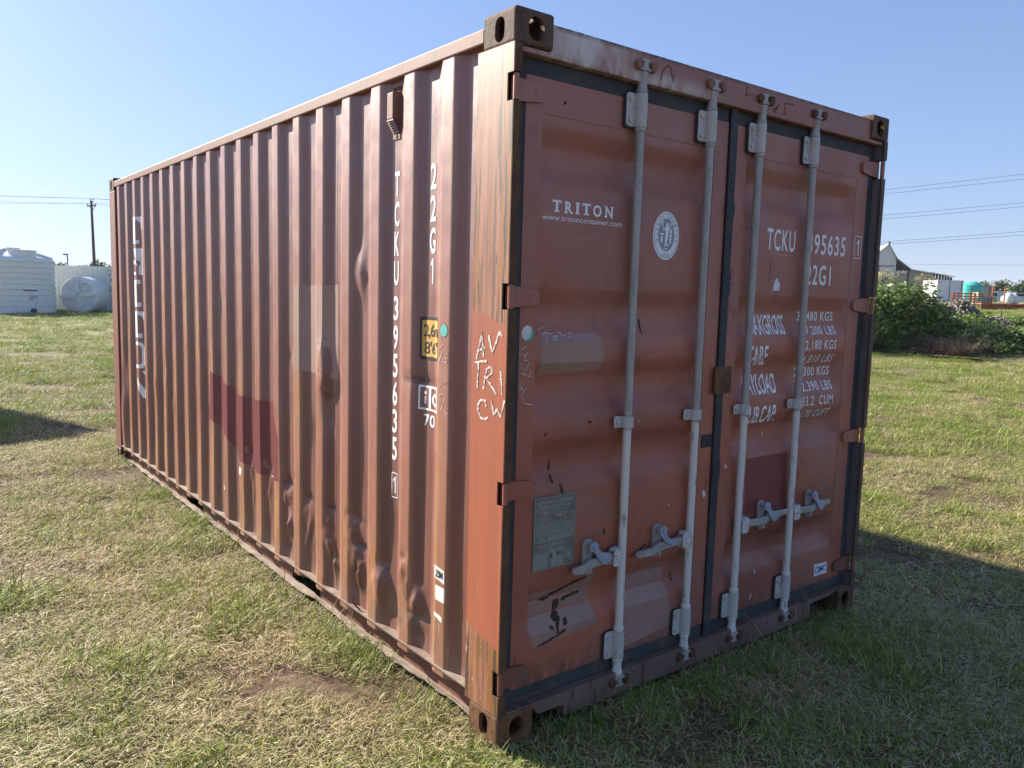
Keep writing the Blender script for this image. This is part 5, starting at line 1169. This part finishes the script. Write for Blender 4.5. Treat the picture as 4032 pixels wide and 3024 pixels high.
g.add([(0, -.25, hp+.05), (0, 14.2, hp+.05), (hw+.1, 14.2, he-.05), (hw+.1, -.25, he-.05)], [(0, 1, 2, 3)]); obj('roof', g, M_TINR, barn)
obj('ridge_vent', Geo().box(-.06, .12, -.2, .1, hp+.05, hp+.3), M_GREY, barn)
obj('lean_to_roof', Geo().add([(hw, -.2, he-.02), (hw, 13, he-.02), (2.75, 13, hl), (2.75, -.2, hl), (hw, -.2, he+.06), (hw, 13, he+.06), (2.75, 13, hl+.08), (2.75, -.2, hl+.08)], [(3, 2, 1, 0), (4, 5, 6, 7), (0, 4, 7, 3), (3, 7, 6, 2)]), M_TINR, barn)
obj('beam', Geo().bar((hw, -.1, he-.12), (2.7, -.1, hl-.08), .14, .2), M_SHADE, barn); obj('post', Geo().box(2.35, 2.55, -.1, .1, 0, hl), M_SHADE, barn); obj('lean_to_back', Geo().box(hw+.01, 2.7, 5.9, 6.0, 0, hl-.05), M_SHADE, barn)
for i in range(3): obj('rafter', Geo().bar((hw, 1.2+1.4*i, he-.15), (2.7, 1.2+1.4*i, hl-.10), .10, .15), M_SHADE, barn)
obj('door', Geo().box(-.95, hw-.22, -.05, -.01, 0, 6.34-zb), M_TIN, barn); obj('door_track', Geo().box(-1.6, hw-.15, -.09, -.052, 6.34-zb, 6.44-zb), M_GREY, barn); obj('door_edge', Geo().box(-1.0, -.92, -.08, -.052, 0, 6.32-zb), M_GREY, barn)
for i in range(13): obj('slat', Geo().box(hw+.06+.11*i, hw+.135+.11*i, -.03, .03, .0, 5.85-zb-.03*i/13), M_SLAT, barn)
sa, sb = Vector((109.1, 52.4, 0)), Vector((145.4, 62.4, 0)); sd = (sb-sa).normalized(); sn = Vector((-sd.y, sd.x, 0)); zs_ = float(gh(109, 52.4)); Ls = (sb-sa).length
if sn.dot(sa) < 0: sn = -sn
shed = empty('long_shed', 'long low shed of upright slats and open bays beyond the barn', 'shed'); shed.matrix_world = Matrix(((sd.x, sn.x, 0, sa.x), (sd.y, sn.y, 0, sa.y), (0, 0, 1, zs_), (0, 0, 0, 1)))
h0, h1 = 6.55-zs_, 7.0-zs_
obj('roof', Geo().add([(-.2, -.4, h0), (Ls, -.4, h1-.15), (Ls, 6, h1+.45), (-.2, 6, h0+1.15), (-.2, -.4, h0-.12), (Ls, -.4, h1-.27), (Ls, 6, h1+.33), (-.2, 6, h0+1.0)], [(0, 1, 2, 3), (7, 6, 5, 4), (0, 4, 5, 1), (1, 5, 6, 2), (0, 3, 7, 4)]), M_TINR, shed)
obj('wall', Geo().box(0, Ls, 5.4, 5.6, 0, h0+.3), M_SHADE, shed)
for i in range(26): obj('slat', Geo().box(.3+.62*i, .3+.62*i+.38, -.05, .0, 0, h0-.1), M_SLAT, shed)
obj('post', Geo().box(17.2, 17.9, -.12, .1, 0, h0+.05), M_TIN, shed)
for i in range(7): obj('post', Geo().box(19.6+2.75*i, 20.0+2.75*i, -.1, .2, 0, h1-.35), M_SHADE, shed)

# pale box store, teal tank, cabinet
wb = slab_container('cold_store_container', 'pale white box container behind the rubble left of the teal tank', (60.42, 26.15), (.79, -.61), 1.95, 1.65, plain('white_panel_paint', (.58, .62, .68), .5, 0, .05, 2), float(gh(60.5, 26)), 2.4, 1.1, .012)
obj('door_seam', Geo().box(.95, .98, -.004, .02, .1, 1.55), M_GREY, wb); obj('door_seam', Geo().box(1.80, 1.86, -.006, .02, .1, 1.6), M_GREY, wb)
tt = empty('water_tank', 'round teal plastic water tank with a white outlet pipe', 'water tank', (78.75, 31.3, 2.12)); M_TEALT = mat_plastic('teal_tank_plastic', (.06, .43, .40), .1, .15)
obj('tank_wall', Geo().lathe(tank_profile(.92, 1.62, 4, .03) + [(.92, 1.5)], n=32), M_TEALT, tt, auto=30); obj('tank_dome', Geo().lathe([(.9, 1.48), (.75, 1.66), (.4, 1.80), (.3, 1.86), (.02, 1.88)], n=32), M_TEALT, tt, auto=40)
obj('outlet_pipe', Geo().tube([(.75, -.65, 1.45), (.98, -.80, 1.42), (1.02, -.82, .2)], .055, 8), M_TANK, tt, smooth=True); obj('roof_rib', Geo().box(-.08, .08, -.85, .0, 1.55, 1.74), M_TEALT, tt)
obj('fitting', Geo().tube([(-.1, -.95, .35), (-.1, -.95, 1.0)], [.14, .06], 8), M_PAPER, tt)
cbn = empty('steel_cabinet', 'narrow dark grey steel cabinet standing right of the teal tank', 'cabinet', (63.35, 23.8, float(gh(63.3, 23.8)))); obj('body', Geo().box(-.2, .22, -.2, .2, 0, 1.22), M_GREY, cbn, bevel=.01); obj('lid', Geo().box(-.22, .26, -.22, .22, 1.222, 1.29), M_GREY, cbn); obj('door', Geo().box(-.16, .18, -.215, -.202, .08, 1.14), M_GREY, cbn)

# orange steel: rack, stakes, beams
M_ORG = plain('orange_steel_paint', (.46, .105, .030), .5, 0, .15, 2); M_ORGD = plain('dark_orange_steel', (.30, .065, .022), .5, 0, .15, 2); M_PALE = plain('pale_stacked_boards', (.42, .36, .28), .8, 0, .15, 3)
def oriented(name, label, cat, x, y, d, z=None, group=None):
    d = Vector((d[0], d[1], 0)).normalized(); n = Vector((-d.y, d.x, 0)); z = float(gh(x, y)) if z is None else z
    e = empty(name, label, cat, (x, y, z), 0, group); e.matrix_world = Matrix(((d.x, n.x, 0, x), (d.y, n.y, 0, y), (0, 0, 1, z), (0, 0, 0, 1))); return e
RD = (1.55, -1.20)
rk = oriented('steel_rack', 'orange slatted steel rack standing behind the rubble heap', 'rack', 48.67, 19.87, RD, 1.45)
for i in range(8): obj('upright', Geo().box(.26*i, .26*i+.05, -.03, .03, 0, 1.04), M_ORG, rk)
for i in range(6): obj('rail', Geo().box(-.05, 1.9, .032, .06, .14+.16*i, .14+.16*i+.07), M_ORGD, rk)
pb = oriented('board_stack', 'stack of pale boards between the orange uprights', 'board stack', 49.62, 18.86, RD)
for i in range(7): obj('board', Geo().box(0, .62, -.10, .5, .02+.125*i, .02+.125*i+.075), M_PALE, pb)
for i, u in enumerate((.36, 1.10)):
    p = Vector((50.25, 18.62, 0))+Vector((.79, -.61, 0))*u
    s_ = empty('steel_stake', ('left', 'right')[i]+' of two upright orange stakes beside the white machine cab', 'stake', (p.x, p.y, float(gh(p.x, p.y))), 0, 'orange stakes by the machine cab'); obj('post', Geo().box(-.035, .035, -.035, .035, 0, 1.18), M_ORG, s_); obj('foot_plate', Geo().box(-.1, .1, -.1, .1, -.02, .02), M_ORGD, s_)
bm1 = oriented('steel_beam', 'long orange steel channel with a wide lip resting on lower beams', 'beam', 46.75, 17.45, (1.8, -1.4), 1.44)
obj('web', Geo().box(0, 2.25, 0, .05, .05, .36), M_ORGD, bm1); obj('top_flange', Geo().box(-.03, 2.3, -.10, .35, .36, .43), M_ORG, bm1); obj('bottom_flange', Geo().box(0, 2.25, -.06, .35, .0, .05), M_ORG, bm1)
for u in (.55, 1.35, 2.0): obj('stiffener', Geo().box(u, u+.03, -.05, -.001, .051, .359), M_ORGD, bm1)
bm2 = oriented('steel_beam', 'lower orange steel beam lying on the ground under the long channel', 'beam', 46.9, 17.2, (1.8, -1.4), 1.20)
obj('web', Geo().box(.0, 2.0, 0, .4, .03, .20), M_ORGD, bm2); obj('top_flange', Geo().box(-.05, 2.1, -.08, .45, .201, .235), M_ORG, bm2)
bm3 = oriented('steel_beam', 'short orange steel beam end right of the long channel', 'beam', 48.55, 16.05, (1.8, -1.4), 1.42); obj('web', Geo().box(0, .8, .02, .4, .05, .40), M_ORGD, bm3); obj('top_flange', Geo().box(-.03, .8, -.05, .45, .401, .46), M_ORG, bm3)
pp = oriented('white_pipe', 'white plastic pipe lying on the lower orange beam', 'pipe', 47.15, 16.85, (1.8, -1.4), 1.40); obj('pipe', Geo().tube([(0, 0, 0), (.9, 0, .06)], .05, 8), M_PAPER, pp); obj('collar', Geo().tube([(.38, 0, .025), (.5, 0, .033)], .062, 8), M_PAPER, pp)

# vehicles and far container
M_GLASS = plain('dark_glass', (.02, .025, .03), .15); M_CABW = plain('white_cab_paint', (.72, .72, .72), .4, 0, .04); M_TYRE = plain('tyre_rubber', (.02, .02, .02), .8); M_YELP = plain('yellow_machine_paint', (.55, .38, .05), .5)
tk = oriented('loader_cab', 'small white machine cab with dark windows and a yellow bumper', 'machine cab', 90.5, 34.5, (.79, -.60), 2.14); tk.scale = (.52, .52, .52)
obj('body', Geo().prism([(0, .45), (1.95, .45), (1.95, 1.2), (1.75, 2.25), (.20, 2.25), (0, 1.2)], lambda u, v, a: (u, a, v), 0, 1.9), M_CABW, tk, bevel=.06)
obj('windscreen', Geo().prism([(.14, 1.22), (1.1, 1.22), (1.02, 2.08), (.30, 2.08)], lambda u, v, a: (u, a, v), -.03, -.002), M_GLASS, tk); obj('windscreen', Geo().prism([(1.16, 1.22), (1.84, 1.22), (1.68, 2.08), (1.10, 2.08)], lambda u, v, a: (u, a, v), -.03, -.002), M_GLASS, tk)
obj('grille', Geo().box(.3, 1.65, -.03, -.002, .72, 1.02), M_GLASS, tk); obj('bumper', Geo().box(-.05, 2.0, -.12, -.002, .40, .58), M_YELP, tk)
for u in (.12, 1.56): obj('wheel', Geo().tube([(u, .5, .42), (u+.28, .5, .42)], .42, 16), M_TYRE, tk)
w2 = slab_container('shipping_container', 'far white container behind the machine cab on the right', (116.9, 45.95), (.79, -.61), 4.9, 1.45, M_TIN, 2.45, 2.4, .28, .03)
car = oriented('pickup_truck', 'silver pickup parked at the right edge behind the orange beams', 'pickup truck', 64.6, 22.7, (.79, -.61), 1.92)
obj('body', Geo().prism([(0, .20), (2.6, .20), (2.6, .55), (1.5, .60), (1.2, .84), (.35, .84), (.1, .58), (0, .55)], lambda u, v, a: (u, a, v), 0, 1.2), plain('silver_paint', (.45, .47, .50), .3, .4, .05), car, bevel=.04)
obj('window', Geo().prism([(.24, .60), (1.28, .60), (1.12, .79), (.40, .79)], lambda u, v, a: (u, a, v), -.02, -.002), M_GLASS, car)
for u in (.45, 2.0): obj('wheel', Geo().tube([(u, -.02, .2), (u, .2, .2)], .22, 14), M_TYRE, car)
bg = oriented('bulk_bag', 'bulging white bulk bag standing behind the orange beams', 'bag', 58.8, 20.9, (.79, -.61), float(gh(58.8, 20.9)))
obj('bag_body', Geo().lathe([(.28, 0), (.34, .15), (.36, .4), (.31, .62), (.16, .72), (.10, .78)], (.35, 0, 0), 12), M_PAPER, bg, smooth=True); obj('bag_loop', Geo().tube([(.2, 0, .6), (.25, 0, .86), (.4, 0, .9), (.5, 0, .62)], .03, 6), M_PAPER, bg)
hb = oriented('bulk_bag', 'second smaller white bag right of the bulging one', 'bag', 59.35, 20.5, (.79, -.61), float(gh(59.3, 20.5))); obj('bag_body', Geo().lathe([(.22, 0), (.27, .2), (.25, .5), (.12, .62)], (.1, 0, 0), 12), M_PAPER, hb, smooth=True); obj('bag_loop', Geo().tube([(0, 0, .5), (.1, 0, .75), (.2, 0, .5)], .025, 6), M_PAPER, hb)
# trees and hills on the right
for i, (x, y, H, W_, m_, lab) in enumerate(((141.9, 52.9, 3.3, 4.2, M_LEAFD, 'dark bushy tree right of the blue hill'), (145.5, 50.6, 3.4, 5.2, M_LEAFD, 'dark tree at the right edge of the far tree line'), (122.5, 43.2, 2.3, 4.0, M_LEAF, 'bright green tree right of the far white container'), (126, 42, 2.6, 5.0, M_LEAF, 'green tree at the right edge behind the pickup'), (160.5, 63.6, 3.6, 4.5, M_LEAF, 'green tree rising behind the teal tank'), (153.5, 68.6, 4.4, 4.6, M_LEAF, 'tree at the end of the long shed'))):
    tree(lab, x, y, H, W_, m_, 80+i, 1700, (.14, .34), 'trees beyond the yard')
def hill(label, pts, seed, mat):
    """ridge line through (x, y, height), falling away to both sides"""
    r = random.Random(seed); g = Geo(); P = []
    for a, b in zip(pts, pts[1:]):
        for i in range(24): t = i/24; t2 = t*t*(3-2*t); P.append((a[0]+(b[0]-a[0])*t, a[1]+(b[1]-a[1])*t, a[2]+(b[2]-a[2])*t2+r.uniform(-1.5, 1.5)))
    def f(i, j):
        x, y, z = P[i]; k = (0, .45, .8, 1, .7, 0)[j]; off = (-500, -260, -110, 0, 160, 500)[j]; L = math.hypot(x, y)
        return (x+x/L*off, y+y/L*off, z*k-2+(r.uniform(-2, 2) if 0 < j < 5 else 0))
    g.sheet(range(len(P)), range(6), f); return tag(obj('hills', g, mat, smooth=True), label, kind='structure')
M_HILL = plain('wooded_hillside', (.045, .06, .028), .95, 0, .3, .05)
hill('low wooded hills fading into haze', [(1500, 1900, 10), (1800, 1450, 30), (2080, 980, 52), (2150, 890, 64), (2187, 852, 70), (2215, 830, 55), (2300, 700, 66), (2380, 480, 60), (2450, 100, 40), (2400, -500, 10)], 3, M_HILL)

# ================================================================== thin summer haze
hz = Mat('haze'); hz.n.remove(hz.b); pv = hz.n.new('ShaderNodeVolumePrincipled'); pv.inputs['Density'].default_value = .00024; pv.inputs['Color'].default_value = (.80, .88, 1, 1); pv.inputs['Anisotropy'].default_value = 0
hz.L(pv.outputs[0], hz.out.inputs['Volume'])
tag(obj('haze', Geo().box(-5200, 5200, -5200, 5200, -4, 95), hz.m), 'thin bluish summer haze', kind='stuff')
